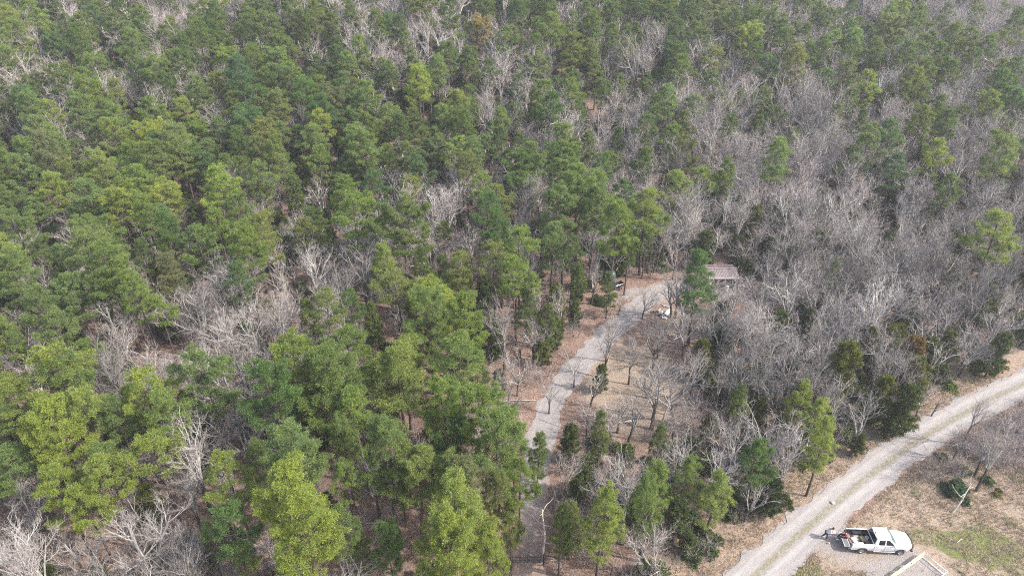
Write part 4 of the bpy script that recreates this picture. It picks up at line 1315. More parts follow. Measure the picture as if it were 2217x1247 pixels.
# rear corner posts
for sg in (-1, 1): body.box((.16, sg * .93, .93), (.09, .12, .78))
bo = body.build("body", M['white'], truck, smooth=False)
# hood
hood = Geo()
lattice(hood, list(np.linspace(4.28, 5.92, 14)), list(np.linspace(-1, 1, 15)), lambda x, q: (x + .09 * (1 - q * q) * sm(5.0, 5.92, x), q * (halfw(x, 1.2) - .005), topz(x) + .10 * (1 - q * q) * (1 - .6 * sm(5.5, 5.95, x)) + (.03 if abs(q) < .35 else 0)))
hood.build("hood", M['white'], truck, smooth=True)
# cab greenhouse
def cabpt(x, z, sg):
    t_ = (z - 1.26) / .68
    return (x, sg * (.95 - .24 * t_), z)
CR, CF = 2.28, 4.42          # belt line rear and front
TR, TF = 2.46, 3.72          # roof rear and front
cab = Geo()
roofz = 1.94
def cabring(zq):
    z = 1.26 + (roofz - 1.26) * zq
    r_, f_ = CR + (TR - CR) * zq, CF + (TF - CF) * zq
    return r_, f_, z
nq = 6
for sg in (-1, 1):
    lattice(cab, [i / nq for i in range(nq + 1)], [i / 8 for i in range(9)], lambda q, a: cabpt(cabring(q)[0] + (cabring(q)[1] - cabring(q)[0]) * a, cabring(q)[2], sg))
lattice(cab, [i / nq for i in range(nq + 1)], list(np.linspace(-1, 1, 9)), lambda q, a: (cabring(q)[0] - .05 * (1 - a * a), a * (.95 - .24 * q), cabring(q)[2]))
lattice(cab, [i / nq for i in range(nq + 1)], list(np.linspace(-1, 1, 9)), lambda q, a: (cabring(q)[1] + .13 * (1 - a * a), a * (.95 - .24 * q), cabring(q)[2]))
lattice(cab, list(np.linspace(0, 1, 9)), list(np.linspace(-1, 1, 9)), lambda q, a: (TR - .05 * (1 - a * a) * (1 - q) + (TF - TR) * q + .13 * (1 - a * a) * q, a * .71, roofz + .055 * (1 - a * a) * math.sin(math.pi * min(1, q * .9 + .08))))
cab.build("cab", M['white'], truck, smooth=False)
# glazing stands 3 mm proud of the cab
def pane(name, quad, mat, off):
    g = Geo(); q = [Vector(p) for p in quad]; nrm = (q[1] - q[0]).cross(q[2] - q[0]).normalized()
    if nrm.dot(off) < 0: nrm = -nrm
    g.add([p + nrm * .012 for p in q] + [p + nrm * .002 for p in q], [tuple(range(len(q)))] + [(i, (i + 1) % len(q), (i + 1) % len(q) + len(q), i + len(q)) for i in range(len(q))])
    o = g.build(name, mat, truck); return o
for sg in (-1, 1):
    yv = Vector((0, sg, .2))
    pane("side_window", [cabpt(2.62, 1.33, sg), cabpt(3.24, 1.33, sg), cabpt(3.24, 1.82, sg), cabpt(2.68, 1.82, sg)], M['glass'], yv)
    pane("side_window", [cabpt(3.36, 1.33, sg), cabpt(4.18, 1.33, sg), cabpt(4.0, 1.5, sg), cabpt(3.62, 1.82, sg), cabpt(3.36, 1.82, sg)], M['glass'], yv)
ws = Geo()
lattice(ws, [.06, .35, .65, .93], list(np.linspace(-.9, .9, 9)), lambda q, a: (cabring(q)[1] + .13 * (1 - a * a) + .012, a * (.95 - .24 * q), cabring(q)[2] + .008))
ws.build("windshield", M['windshield'], truck, smooth=True)
rw = Geo()
lattice(rw, [.12, .4, .65, .9], list(np.linspace(-.86, .86, 9)), lambda q, a: (cabring(q)[0] - .05 * (1 - a * a) - .012, a * (.95 - .24 * q), cabring(q)[2] + .004))
rw.build("rear_window", M['glass'], truck, smooth=True)
# the bed: a black liner with wheel boxes, open at the back
bed = Geo()
for sg in (-1, 1): bed.box((1.2, sg * .865, 1.06), (2.08, .03, .53))
bed.box((2.235, 0, 1.06), (.05, 1.72, .53)); bed.box((1.2, 0, .80), (2.08, 1.7, .03))
for sg in (-1, 1): bed.box((RWX, sg * .72, .93), (.95, .25, .24))
bev(bed.build("bed_liner", M['blackplastic'], truck), .015)
g = Geo(); g.box((2.2, 0, 1.345), (.07, 1.84, .03)); g.build("bed_rail", M['white'], truck)
# tailgate, let down level
g = Geo(); g.box((-.20, 0, .80), (.56, 1.62, .06)); tg = g.build("tailgate", M['white'], truck); bev(tg, .012)
g = Geo()
g.box((-.20, 0, .834), (.46, 1.52, .008))
for k in range(7): g.box((-.20, -.66 + k * .22, .841), (.44, .03, .008))
g.build("liner", simple("grey_tailgate_liner", (.12, .12, .13), .7), tg)
g = Geo(); g.box((0.02, 0, .62), (.18, 1.75, .16)); bev(g.build("rear_bumper", M['chrome'], truck), .03)
for sg in (-1, 1):
    g = Geo(); g.box((.115, sg * .93, 1.08), (.03, .12, .32)); g.build("tail_lamp", M['redlamp'], truck)
    # door shut lines and handles
    for xx in (2.3, 3.3, 4.32):
        g = Geo(); g.box((xx, sg * (halfw(xx, .95) + .0005), .93), (.016, .012, .62)); g.build("door_gap", M['blackmetal'], truck)
    for xx in (2.55, 3.52):
        g = Geo(); g.box((xx, sg * (halfw(xx, 1.1) + .02), 1.12), (.17, .03, .035)); g.build("door_handle", simple("grey_handle", (.25, .25, .26), .4), truck)
    g = Geo(); g.box((3.35, sg * .99, .46), (2.1, .15, .05)); bev(g.build("running_board", M['chrome'], truck), .015)
    g = Geo(); g.box((4.12, sg * 1.10, 1.36), (.14, .2, .2)); mr_ = g.build("mirror", M['white'], truck); bev(mr_, .03)
    g = Geo(); g.box((4.12, sg * 1.0, 1.3), (.05, .12, .05)); g.build("mirror_arm", M['blackmetal'], mr_)
    g = Geo(); g.box((5.9, sg * .70, .98), (.12, .3, .2)); bev(g.build("headlight", M['lamp'], truck), .02)
    # black wheel-arch lip
    for c in (RWX, FWX):
        g = Geo(); g.tube([(c + .50 * math.cos(a), sg * (halfw(c, .8) + .0), .40 + .53 * math.sin(a)) for a in np.linspace(.12, math.pi - .12, 12)], [.02] * 12, 5)
        g.build("wheel_arch", M['blackmetal'], truck)
# grille, bumper and guard
g = Geo()
for k in range(6): g.box((5.985, 0, .78 + k * .065), (.04, 1.0, .025))
g.build("grille", M['blackmetal'], truck)
g = Geo(); g.box((6.02, 0, .60), (.22, 1.9, .22)); bev(g.build("front_bumper", M['blackmetal'], truck), .05)
g = Geo()
for zz in (.8, .98, 1.16): g.tube([(5.98, -.92, zz), (6.14, -.6, zz), (6.16, 0, zz), (6.14, .6, zz), (5.98, .92, zz)], [.035] * 5, 7)
for yy in (-.6, -.3, .3, .6): g.tube([(6.14, yy, .55), (6.15, yy, 1.2)], [.035, .035], 7)
g.build("grille_guard", M['blackmetal'], truck, smooth=True)
g = Geo(); g.box((2.52, 0, 1.985), (.06, .3, .025)); g.build("brake_lamp", M['redlamp'], truck)
# wheels
tyre, rim = Geo(), Geo()
tyre.lathe([(.24, -.12), (.35, -.135), (.395, -.10), (.405, 0), (.395, .10), (.35, .135), (.24, .12)], 'y', n=28)
rim.lathe([(.0, -.10), (.07, -.105), (.08, -.07), (.20, -.05), (.235, -.11), (.245, -.12)], 'y', n=28)
for k in range(6):
    a = k * math.pi / 3; rim.box((math.cos(a) * .14, -.085, math.sin(a) * .14), (.15, .03, .05), Matrix.Rotation(-a, 3, 'Y'))
tm, rm = tyre.mesh("tyre", M['rubber'], True), rim.mesh("rim", M['alloy'], False)
disc = Geo(); disc.lathe([(0.001, 0), (.24, 0)], 'y', n=20)
for c in (RWX, FWX):
    for sg in (-1, 1):
        e = bpy.data.objects.new("wheel", tm); C.objects.link(e); e.parent = truck; e.location = (c, sg * .87, .40)
        e.rotation_euler = (0, .4, 0 if sg < 0 else math.pi)
        r_ = bpy.data.objects.new("rim", rm); C.objects.link(r_); r_.parent = e
g = Geo(); g.box((3.0, 0, .45), (4.6, .9, .18)); g.build("chassis", M['blackmetal'], truck)

def on_truck(x, y, z): return truck.matrix_world if False else Vector((org.x, org.y, 0)) + (hd * x + side * y + Vector((0, 0, z))) * TS
# load in the bed: feed sacks, a wheel rim, loose scrap - each a thing of its own
def sack(name, c, size, rz, mat, label, cat, seed=1):
    random.seed(seed); bm = bmesh.new(); bmesh.ops.create_cube(bm, size=1)
    bmesh.ops.subdivide_edges(bm, edges=bm.edges[:], cuts=4, use_grid_fill=True)
    for v in bm.verts:
        x, y, z = v.co; k = 1 - .35 * (abs(x * 2) ** 4) * .8
        v.co = Vector((x * (1 - .10 * (y * 2) ** 2) * size[0], y * (1 - .1 * (x * 2) ** 2) * size[1], z * (1 - .45 * max(abs(x * 2), abs(y * 2)) ** 3) * size[2])) + unit() * .012
    m = bpy.data.meshes.new(name); bm.to_mesh(m); bm.free(); m.materials.append(mat)
    m.polygons.foreach_set('use_smooth', [True] * len(m.polygons))
    o = bpy.data.objects.new(name, m); C.objects.link(o); p = on_truck(*c); o.location = p; o.rotation_euler = (0, 0, yaw + rz)
    return tag(o, label, cat)
M['bag'] = simple("white_woven_sack", (.66, .65, .63), .7, var=.1, scale=8)
M['mud'] = simple("muddy_tan_canvas", (.22, .16, .12), .9, var=.4, scale=5)
M['camo'] = simple("olive_canvas", (.16, .15, .09), .9, var=.5, scale=9)
sack("sack", (.62, -.15, .92), (.42, .68, .22), .25, M['bag'], "white sack lying upright in the truck bed nearest the tailgate", "sack", 1)
sack("sack", (1.08, -.55, .90), (.75, .38, .18), -.1, M['bag'], "long white sack along the near side of the truck bed", "sack", 2)
sack("tarp", (.28, .1, .85), (.26, 1.1, .07), 0, M['mud'], "muddy reddish tarp across the mouth of the truck bed", "tarp", 3)
sack("canvas_bag", (1.55, .05, .92), (.5, .6, .26), .4, M['camo'], "olive canvas bag in the middle of the truck bed", "bag", 4)
sack("cloth_bundle", (1.9, -.35, .90), (.4, .5, .2), .1, simple("maroon_cloth", (.16, .08, .09), .9, var=.5), "dark maroon bundle of cloth near the cab in the truck bed", "bundle", 5)
sack("cardboard", (1.1, .25, .83), (.6, .6, .03), .1, simple("grey_card", (.34, .29, .26), .9), "flat greyish cardboard on the floor of the truck bed", "cardboard", 6)
g = Geo(); g.lathe([(.15, 0), (.16, .02), (.15, .3), (.13, .31), (.13, .05), (.0, .05)], 'z', n=18)
o = g.build("bucket", M['bag']); o.location = on_truck(1.95, .12, .83); tag(o, "small white bucket by the cab in the truck bed", "bucket")
g = Geo(); g.lathe([(.22, -.06), (.30, -.08), (.33, 0), (.30, .08), (.22, .06), (.22, -.06)], 'z', n=22)
o = g.build("spare_tyre", M['rubber']); o.location = on_truck(1.85, .52, .90); tag(o, "black tyre lying at the far front corner of the truck bed", "tyre")

# ------------------------------------------------------------------ people
def skin_fig(name, verts, edges, radii, mat, parent, sub=1, root=0):
    me = bpy.data.meshes.new(name); me.from_pydata(verts, edges, [])
    o = bpy.data.objects.new(name, me); C.objects.link(o); o.parent = parent
    m = o.modifiers.new("skin", 'SKIN'); m.use_smooth_shade = True
    # fill the skin layer
    lay = me.skin_vertices[0].data if len(me.skin_vertices) else None
    if lay is None:
        bpy.context.view_layer.objects.active = o
    for i, d in enumerate(me.skin_vertices[0].data):
        r = radii[i]; d.radius = r if isinstance(r, tuple) else (r, r)
        d.use_root = (i == root)
    s = o.modifiers.new("sub", 'SUBSURF'); s.levels = sub; s.render_levels = sub
    me.materials.append(mat)
    return o
M['skin'] = simple("skin", (.46, .28, .2), .6, var=.05)
M['hair'] = simple("dark_hair", (.02, .015, .013), .6, var=.3, scale=30)
def person(loc, rz, pose, shirt, legs, shoe, label, hairlen=.0):
    e = empty("person", loc, rz, label, "person")
    J = {k: v for k, v in pose.items() if k != 'face'}; face_dir = pose['face']
    names = list(J.keys()); idx = {n: i for i, n in enumerate(names)}
    E = [('pelvis', 'waist'), ('waist', 'chest'), ('chest', 'neck'), ('neck', 'head'), ('head', 'crown')]
    for s in 'lr':
        E += [('chest', 'sh' + s), ('sh' + s, 'el' + s), ('el' + s, 'wr' + s), ('wr' + s, 'pa' + s), ('pelvis', 'hip' + s), ('hip' + s, 'kn' + s), ('kn' + s, 'an' + s), ('an' + s, 'to' + s)]
    rad = dict(pelvis=(.15, .12), waist=(.135, .105), chest=(.165, .12), neck=.055, head=(.085, .1), crown=.07)
    for s in 'lr':
        rad.update({'sh' + s: .065, 'el' + s: .045, 'wr' + s: .03, 'pa' + s: (.04, .022), 'hip' + s: .095, 'kn' + s: .06, 'an' + s: .042, 'to' + s: .035})
    V = [J[n] for n in names]
    R_ = [rad[n] for n in names]
    # five fingers on each hand, rooted in the palm
    for s in 'lr':
        pa, wr = Vector(J['pa' + s]), Vector(J['wr' + s]); d = (pa - wr).normalized(); sd_ = d.cross(Vector((0, 0, 1)))
        if sd_.length < .1: sd_ = Vector((0, 1, 0))
        sd_.normalize()
        for k, L in enumerate([.055, .075, .085, .078, .06]):
            off = sd_ * ((k - 2) * .018)
            a = pa + off * .6; b = pa + d * L * .55 + off * (2.4 if k == 0 else 1.3); c_ = b + (d * .8 - Vector((0, 0, .6))).normalized() * L * .5
            i0 = len(V); V += [tuple(b), tuple(c_)]; R_ += [.01, .008]; E += [('pa' + s, i0), (i0, i0 + 1)]
    ed = [(idx[a] if isinstance(a, str) else a, idx[b] if isinstance(b, str) else b) for a, b in E]
    skin_fig("body", V, ed, R_, M['skin'], e, 2)
    def sub_fig(nm, keys, es, grow, mat):
        ii = {k: i for i, k in enumerate(keys)}
        skin_fig(nm, [J[k] for k in keys], [(ii[a], ii[b]) for a, b in es], [tuple(x + grow for x in rad[k]) if isinstance(rad[k], tuple) else rad[k] + grow for k in keys], mat, e, 2)
    for s in 'lr': J['mid' + s] = tuple(Vector(J['sh' + s]).lerp(Vector(J['el' + s]), .85)); rad['mid' + s] = .05
    sub_fig("shirt", ['waist', 'pelvis', 'chest', 'shl', 'shr', 'midl', 'midr'], [('pelvis', 'waist'), ('waist', 'chest'), ('chest', 'shl'), ('chest', 'shr'), ('shl', 'midl'), ('shr', 'midr')], .022, shirt)
    sub_fig("trousers", ['pelvis', 'hipl', 'hipr', 'knl', 'knr', 'anl', 'anr'], [('pelvis', 'hipl'), ('pelvis', 'hipr'), ('hipl', 'knl'), ('hipr', 'knr'), ('knl', 'anl'), ('knr', 'anr')], .028, legs)
    for s in 'lr':
        a, b = Vector(J['an' + s]), Vector(J['to' + s]); g = Geo(); d = (b - a).normalized()
        g.tube([a - d * .05, a + d * .06 - Vector((0, 0, .02)), b + d * .03, b + d * .07], [.05, .055, .05, .025], 8, cap=True); g.build("shoe", shoe, e, smooth=True)
    h, c_ = Vector(J['head']), Vector(J['crown']); ax_ = (c_ - h).normalized(); f = Vector(face_dir)
    # hair: a cap over the back and top of the head
    bm = bmesh.new(); bmesh.ops.create_icosphere(bm, subdivisions=3, radius=.118)
    for v in bm.verts:
        if v.co.normalized().dot(f) > .45 and v.co.normalized().dot(ax_) < .55: v.co *= .72
        if hairlen and v.co.normalized().dot(f) < .1 and v.co.normalized().dot(ax_) < -.2: v.co += -ax_ * hairlen
    m = bpy.data.meshes.new("hair"); bm.to_mesh(m); bm.free(); m.materials.append(M['hair']); m.polygons.foreach_set('use_smooth', [True] * len(m.polygons))
    o = bpy.data.objects.new("hair", m); C.objects.link(o); o.parent = e; o.location = h.lerp(c_, .55)
    # face: nose, eyes, mouth, ears
    ctr = h.lerp(c_, .4); sd_ = f.cross(ax_).normalized()
    g = Geo(); g.tube([ctr + f * .095 + ax_ * .02, ctr + f * .125 - ax_ * .015, ctr + f * .1 - ax_ * .025], [.008, .014, .01], 6, cap=True); g.build("nose", M['skin'], e, True)
    for q in (-1, 1):
        g = Geo(); g.tube([ctr + f * .09 + sd_ * q * .034 + ax_ * .022, ctr + f * .102 + sd_ * q * .034 + ax_ * .022], [.012, .008], 8, cap=True); g.build("eye", M['hair'], e)
        g = Geo(); g.tube([ctr + sd_ * q * .088, ctr + sd_ * q * .108], [.03, .022], 8, cap=True); g.build("ear", M['skin'], e, True)
    g = Geo(); g.tube([ctr + f * .097 - ax_ * .05 - sd_ * .022, ctr + f * .1 - ax_ * .05 + sd_ * .022], [.006, .006], 5, cap=True); g.build("mouth", simple("lips", (.3, .1, .09), .6), e)
    return e
# the standing one leans over a sheet of paper; x is forward
stand = dict(pelvis=(0, 0, .93), waist=(.05, 0, 1.08), chest=(.17, 0, 1.30), neck=(.27, 0, 1.46), head=(.36, 0, 1.54), crown=(.44, 0, 1.64),
             shl=(.19, .19, 1.37), ell=(.24, .27, 1.10), wrl=(.44, .16, 1.08), pal=(.52, .12, 1.09), shr=(.19, -.19, 1.37), elr=(.24, -.27, 1.10), wrr=(.44, -.16, 1.08), par=(.52, -.12, 1.09),
             hipl=(0, .10, .86), knl=(-.06, .14, .48), anl=(-.26, .16, .09), tol=(-.10, .17, .035), hipr=(0, -.10, .86), knr=(.08, -.13, .48), anr=(.06, -.15, .09), tor=(.22, -.16, .035))
stand['face'] = (.72, 0, -.69)
fp = ground_at(1786, 1165)
jeans = simple("dark_blue_jeans", (.02, .045, .10), .9, var=.4, scale=12)
person((fp.x, fp.y, 0), R(-12), stand, simple("white_tee_shirt", (.72, .73, .76), .8, var=.05), jeans, simple("tan_shoes", (.4, .28, .18), .7), "person in white shirt and blue jeans standing, head bent over a paper")
g = Geo(); g.box((0, 0, 0), (.22, .3, .004)); o = g.build("paper", simple("white_paper", (.8, .8, .78), .8, var=.02)); o.location = (fp.x + .56, fp.y - .12, 1.12); o.rotation_euler = (0, -.35, R(-12)); tag(o, "white sheet of paper held by the standing person", "paper")
# the seated one sits on the let-down tailgate, legs towards the rear
seat = dict(pelvis=(0, 0, .10), waist=(.02, 0, .26), chest=(.10, 0, .46), neck=(.16, 0, .62), head=(.22, 0, .71), crown=(.27, 0, .81),
            shl=(.11, .18, .52), ell=(.22, .24, .30), wrl=(.42, .14, .22), pal=(.49, .10, .21), shr=(.11, -.18, .52), elr=(.20, -.25, .30), wrr=(.38, -.20, .17), par=(.46, -.19, .15),
            hipl=(.06, .10, .07), knl=(.46, .13, .12), anl=(.58, .12, -.32), tol=(.74, .13, -.37), hipr=(.06, -.10, .07), knr=(.46, -.11, .12), anr=(.66, -.12, -.28), tor=(.82, -.13, -.33))
seat['face'] = (.85, 0, -.52)
sp_ = on_truck(-.02, .28, .86)
person(tuple(sp_), yaw + math.pi - .1, seat, simple("pinkish_red_shirt", (.42, .07, .10), .8, var=.2), simple("black_trousers", (.012, .012, .015), .9), M['bag'], "person in pinkish red shirt and black trousers sitting on the tailgate", .14)

# ------------------------------------------------------------------ white rail pen at the bottom edge, with yellow tape
M['whiterail'] = paint("white_enamel_rail", (.78, .78, .76), .4)
M['yellow'] = paint("yellow_tape", (.72, .66, .12), .6)
cA, cB = ground_at(1996.5, 1205), ground_at(2046, 1246)
cL = ground_at(1917, 1262); 
cC = cB + (cL - cA)
pen = empty("rail_frame", (cA.x, cA.y, 0), 0, "white double-railed frame with yellow tape on pale gravel below the pickup", "rail frame")
def rail(a, b, z, r=.035, nm="rail", mat=None):
    g = Geo(); g.tube([Vector((a.x - cA.x, a.y - cA.y, z)), Vector((b.x - cA.x, b.y - cA.y, z))], [r, r], 7, cap=True); return g.build(nm, mat or M['whiterail'], pen, True)
for a, b in ((cA, cB), (cA, cL), (cB, cC), (cL, cC)):
    rail(a, b, .62); rail(a, b, .05)
for q in (cA, cB, cL, cC):
    g = Geo(); g.tube([(q.x - cA.x, q.y - cA.y, -.1), (q.x - cA.x, q.y - cA.y, .68)], [.045, .045], 8, cap=True); g.build("post", M['whiterail'], pen)
dAL = (cL - cA)
for k, (q0, q1) in enumerate([(.04, .34), (.4, .56), (.6, .98)]):
    a, b = cA + dAL * q0, cA + dAL * q1
    g = Geo(); n_ = Vector((-dAL.y, dAL.x, 0)).normalized() * .05
    P0 = [Vector((p.x - cA.x, p.y - cA.y, 0)) for p in (a, b)]
    g.add([P0[0] + n_ + Vector((0, 0, .60)), P0[1] + n_ + Vector((0, 0, .58)), P0[1] + n_ * 1.5 + Vector((0, 0, .36)), P0[0] + n_ * 1.5 + Vector((0, 0, .48)),
           P0[0] - n_ + Vector((0, 0, .672)), P0[1] - n_ + Vector((0, 0, .672))], [(0, 1, 2, 3), (0, 4, 5, 1)])
    g.build("tape", M['yellow'] if k != 1 else M['whiterail'], pen)
g = Geo(); 
for k in range(3): g.box((dAL.x * .5 + .05 * k, dAL.y * .5, .38 - .1 * k), (.07, .015, .26), Matrix.Rotation(.3 * (k - 1), 3, 'Y'))
g.build("tape_end", M['yellow'], pen)

# ------------------------------------------------------------------ the gate and its sign
gl, gr_ = ground_at(1107, 1219), ground_at(1176, 1219)
gate = empty("gate", (gl.x, gl.y, 0), math.atan2(gr_.y - gl.y, gr_.x - gl.x), "black tubular steel gate closing the driveway", "gate")
GL = (gr_ - gl).length
M['gateblack'] = paint("black_gate_tube", (.015, .015, .02), .5)
for k in range(5):
    g = Geo(); z = .22 + k * .225; g.tube([(.12, 0, z), (GL - .12, 0, z)], [.022, .022], 6, cap=True); g.build("rail", M['gateblack'], gate, True)
for x in (.12, GL * .27, GL * .52, GL - .12):
    g = Geo(); g.tube([(x, .002, .17), (x, .002, 1.16)], [.026, .026], 6, cap=True); g.build("stile", M['gateblack'], gate, True)
for x in (-.02, GL + .02):
    g = Geo(); g.tube([(x, 0, -.3), (x, 0, 1.32)], [.07, .065], 9, cap=True); g.build("post", M['gateblack'], gate, True)
for x in (1.0, .34):
    pass
g0 = ground_at(1196.5, 1229)
sg_ = empty("sign", (g0.x, g0.y, 0), R(4), "small weathered wooden sign on a thin post right of the gate", "sign")
g = Geo(); g.tube([(0, 0, -.2), (.03, 0, 1.45)], [.03, .028], 6, cap=True); g.build("post", M['deadwood'], sg_)
g = Geo(); g.box((.03, -.045, 1.2), (.56, .03, .15)); bev(g.build("board", simple("weathered_board", (.36, .28, .22), .9, var=.3), sg_), .006)

# ------------------------------------------------------------------ the carport
def ribbed_roof_mat():
    m, t, p = newmat("faded_red_metal_roof")
    n = noise(t, objcoord(t), 1.2, 5)
    t.links.new(ramp(t, n, [(.3, (.20, .15, .15)), (.7, (.30, .235, .23))]), p.inputs['Base Color']); p.inputs['Roughness'].default_value = .5; p.inputs['Metallic'].default_value = .1
    return m
el, er = ground_at(1531, 602, 2.25), ground_at(1601, 602, 2.25)
CW, CD = (er - el).length, 3.9
cp = empty("carport", (el.x, el.y, 0), math.atan2(er.y - el.y, er.x - el.x), "open carport with a faded red ribbed metal roof behind the lone pine", "carport")
redm = ribbed_roof_mat(); darkwall = simple("dark_board_wall", (.035, .03, .03), .9, var=.4)
RZ = 2.75
for s_, y0, y1 in (("front", 0, CD / 2), ("back", CD, CD / 2)):
    npan = 7
    for k in range(npan):
        x0, x1 = CW * k / npan + .004, CW * (k + 1) / npan - .004
        g = Geo(); g.add([(x0, y0, 2.25), (x1, y0, 2.25), (x1, y1, RZ), (x0, y1, RZ), (x0, y0, 2.22), (x1, y0, 2.22), (x1, y1, RZ - .03), (x0, y1, RZ - .03)], [(0, 1, 2, 3), (7, 6, 5, 4), (0, 4, 5, 1), (1, 5, 6, 2), (2, 6, 7, 3), (3, 7, 4, 0)])
        for j in range(3):
            xx = x0 + (x1 - x0) * (j + .5) / 3
            g.add([(xx - .035, y0, 2.252), (xx, y0, 2.295), (xx + .035, y0, 2.252), (xx - .035, y1, RZ + .002), (xx, y1, RZ + .045), (xx + .035, y1, RZ + .002)], [(0, 1, 4, 3), (1, 2, 5, 4), (0, 2, 1)])
        g.build("roof_panel", redm, cp)
g = Geo(); g.box((CW / 2, CD / 2, RZ + .045), (CW + .1, .3, .03)); g.build("ridge_cap", redm, cp)
g = Geo(); g.box((CW / 2, -.03, 2.2), (CW + .1, .05, .13)); g.build("gutter", paint("white_gutter", (.7, .7, .7), .5), cp)
for x in (.12, CW * .5, CW - .12):
    for yy in (.12, CD - .3): 
        g = Geo(); g.box((x, yy, 1.09), (.1, .1, 2.2)); g.build("post", darkwall, cp)
for k in range(14):
    g = Geo(); wdt = CW / 14; g.box((wdt * (k + .5), CD - .1, 1.15), (wdt - .01, .04, 2.2)); g.build("wall_board", darkwall, cp)
for x in (.05, CW - .05):
    for k in range(8):
        g = Geo(); wdt = (CD - .5) / 8; g.box((x, .35 + wdt * (k + .5), 1.15), (.03, wdt - .01, 2.2)); g.build("wall_board", darkwall, cp)
hc = Vector((math.cos(cp.rotation_euler.z), math.sin(cp.rotation_euler.z), 0)); vc = Vector((-hc.y, hc.x, 0))
def in_cp(x, y, z): return Vector((el.x, el.y, 0)) + hc * x + vc * y + Vector((0, 0, z))
# a black riding tractor and a white drum under it
tr_ = empty("lawn_tractor", tuple(in_cp(1.7, .9, 0)), cp.rotation_euler.z + .3, "black riding tractor parked in the shade of the carport", "tractor")
g = Geo(); g.box((.35, 0, .62), (.8, .5, .4)); bev(g.build("hood", M['blackmetal'], tr_), .08)
g = Geo(); g.box((-.45, 0, .52), (.7, .75, .16)); bev(g.build("fender", M['blackmetal'], tr_), .05)
g = Geo(); g.box((-.4, 0, .72), (.38, .42, .1)); g.box((-.6, 0, .9), (.08, .4, .34)); bev(g.build("seat", M['blackplastic'], tr_), .03)
g = Geo(); g.tube([(-.05, 0, .7), (-.15, 0, 1.0)], [.02, .02], 6); g.lathe([(.16, 1.0), (.18, 1.015), (.16, 1.03), (.145, 1.015), (.16, 1.0)], 'z', (-.15, 0, 0), 18); g.build("steering_wheel", M['blackplastic'], tr_)
for (x, y, s) in ((.6, .32, .62), (.6, -.32, .62), (-.45, .42, 1), (-.45, -.42, 1)):
    o = bpy.data.objects.new("wheel", tm); C.objects.link(o); o.parent = tr_; o.location = (x, y, .38 * s * .8); o.scale = (s * .8, s * .8, s * .8)
def drum(p, r, h, mat, label, name="drum"):
    g = Geo(); g.lathe([(0.001, 0), (r, 0), (r * 1.02, h * .33), (r, h * .36), (r * 1.02, h * .66), (r, h * .7), (r, h * .97), (r * .94, h), (0.001, h * .99)], 'z', n=22)
    o = g.build(name, mat, smooth=False); o.location = p; return tag(o, label, name)
drum(tuple(in_cp(3.15, -.15, 0)), .28, .95, M['bag'], "white drum at the front of the carport under the gutter")
sack_p = ground_at(1605, 625)
g = Geo(); g.box((0, 0, .28), (.75, .5, .5)); g.box((0, 0, .57), (.8, .55, .07)); o = bev(g.build("cooler", M['bag']), .04); o.location = (sack_p.x, sack_p.y, 0); o.rotation_euler = (0, 0, -.6); tag(o, "white cooler box right of the carport", "cooler")

# dark tank left of the drive end, with a small black cart
tp_ = ground_at(1322, 611)
g = Geo(); g.lathe([(.62, 0), (.66, .03), (.66, .5), (.68, .55), (.66, .6), (.66, 1.2), (.68, 1.25), (.66, 1.3), (.64, 1.65), (.5, 1.85), (.2, 1.93), (.001, 1.94)], 'z', n=30)
tk = empty("water_tank", (tp_.x, tp_.y, 0), 0, "dark teal upright water tank among pine trunks left of the driveway's end", "tank")
g.build("shell", paint("dark_teal_tank", (.045, .085, .095), .45), tk, True)
g = Geo(); g.lathe([(.17, 1.9), (.18, 1.98), (.001, 1.99)], 'z', n=16); g.build("lid", M['blackplastic'], tk)
cpz = ground_at(1338, 624)
ct = empty("utility_cart", (cpz.x, cpz.y, 0), .5, "small black metal cart with a pale rail beside the dark tank", "cart")
g = Geo(); g.box((0, 0, .5), (1.5, .95, .06)); 
for sg in (-1, 1): g.box((0, sg * .46, .68), (1.5, .04, .34))
g.box((.74, 0, .68), (.04, .9, .34)); g.build("tray", M['blackmetal'], ct)
g = Geo(); g.tube([(-.75, -.46, .9), (.75, -.46, .9), (.75, .46, .9)], [.025] * 3, 6); g.build("rail", M['chrome'], ct)
g = Geo(); g.tube([(-.75, 0, .5), (-1.5, 0, .35)], [.03, .03], 6); g.build("drawbar", M['blackmetal'], ct)
for sg in (-1, 1):
    o = bpy.data.objects.new("wheel", tm); C.objects.link(o); o.parent = ct; o.location = (0, sg * .6, .3); o.scale = (.72, .72, .72)

# ------------------------------------------------------------------ scrap pile by the bend
random.seed(21)
M['panel'] = paint("white_sheet_metal", (.80, .80, .80), .5)
def slab(u, v, z, size, rot, mat, name, label, cat, grp="scrap dumped beside the driveway bend"):
    p = ground_at(u, v, z); g = Geo(); g.box((0, 0, 0), size); o = bev(g.build(name, mat), .008); o.location = p; o.rotation_euler = rot; return tag(o, label, cat, grp)
slab(1447, 675, .32, (1.25, .55, .03), (.25, -.25, .75), M['panel'], "metal_panel", "large white metal panel propped on the scrap pile", "panel")
slab(1439, 688, .12, (.75, .4, .03), (.1, .1, -.35), M['panel'], "metal_panel", "smaller white panel lying in front of the scrap pile", "panel")
slab(1434, 679, .42, (.12, .9, .04), (.9, .2, .2), M['panel'], "white_board", "narrow white board standing up in the scrap pile", "board")
slab(1436, 682, .25, (.9, .1, .04), (.1, -.3, .3), M['panel'], "white_board", "narrow white board lying across the scrap pile", "board")
gb = simple("grey_weathered_plank", (.33, .32, .31), .85, var=.25)
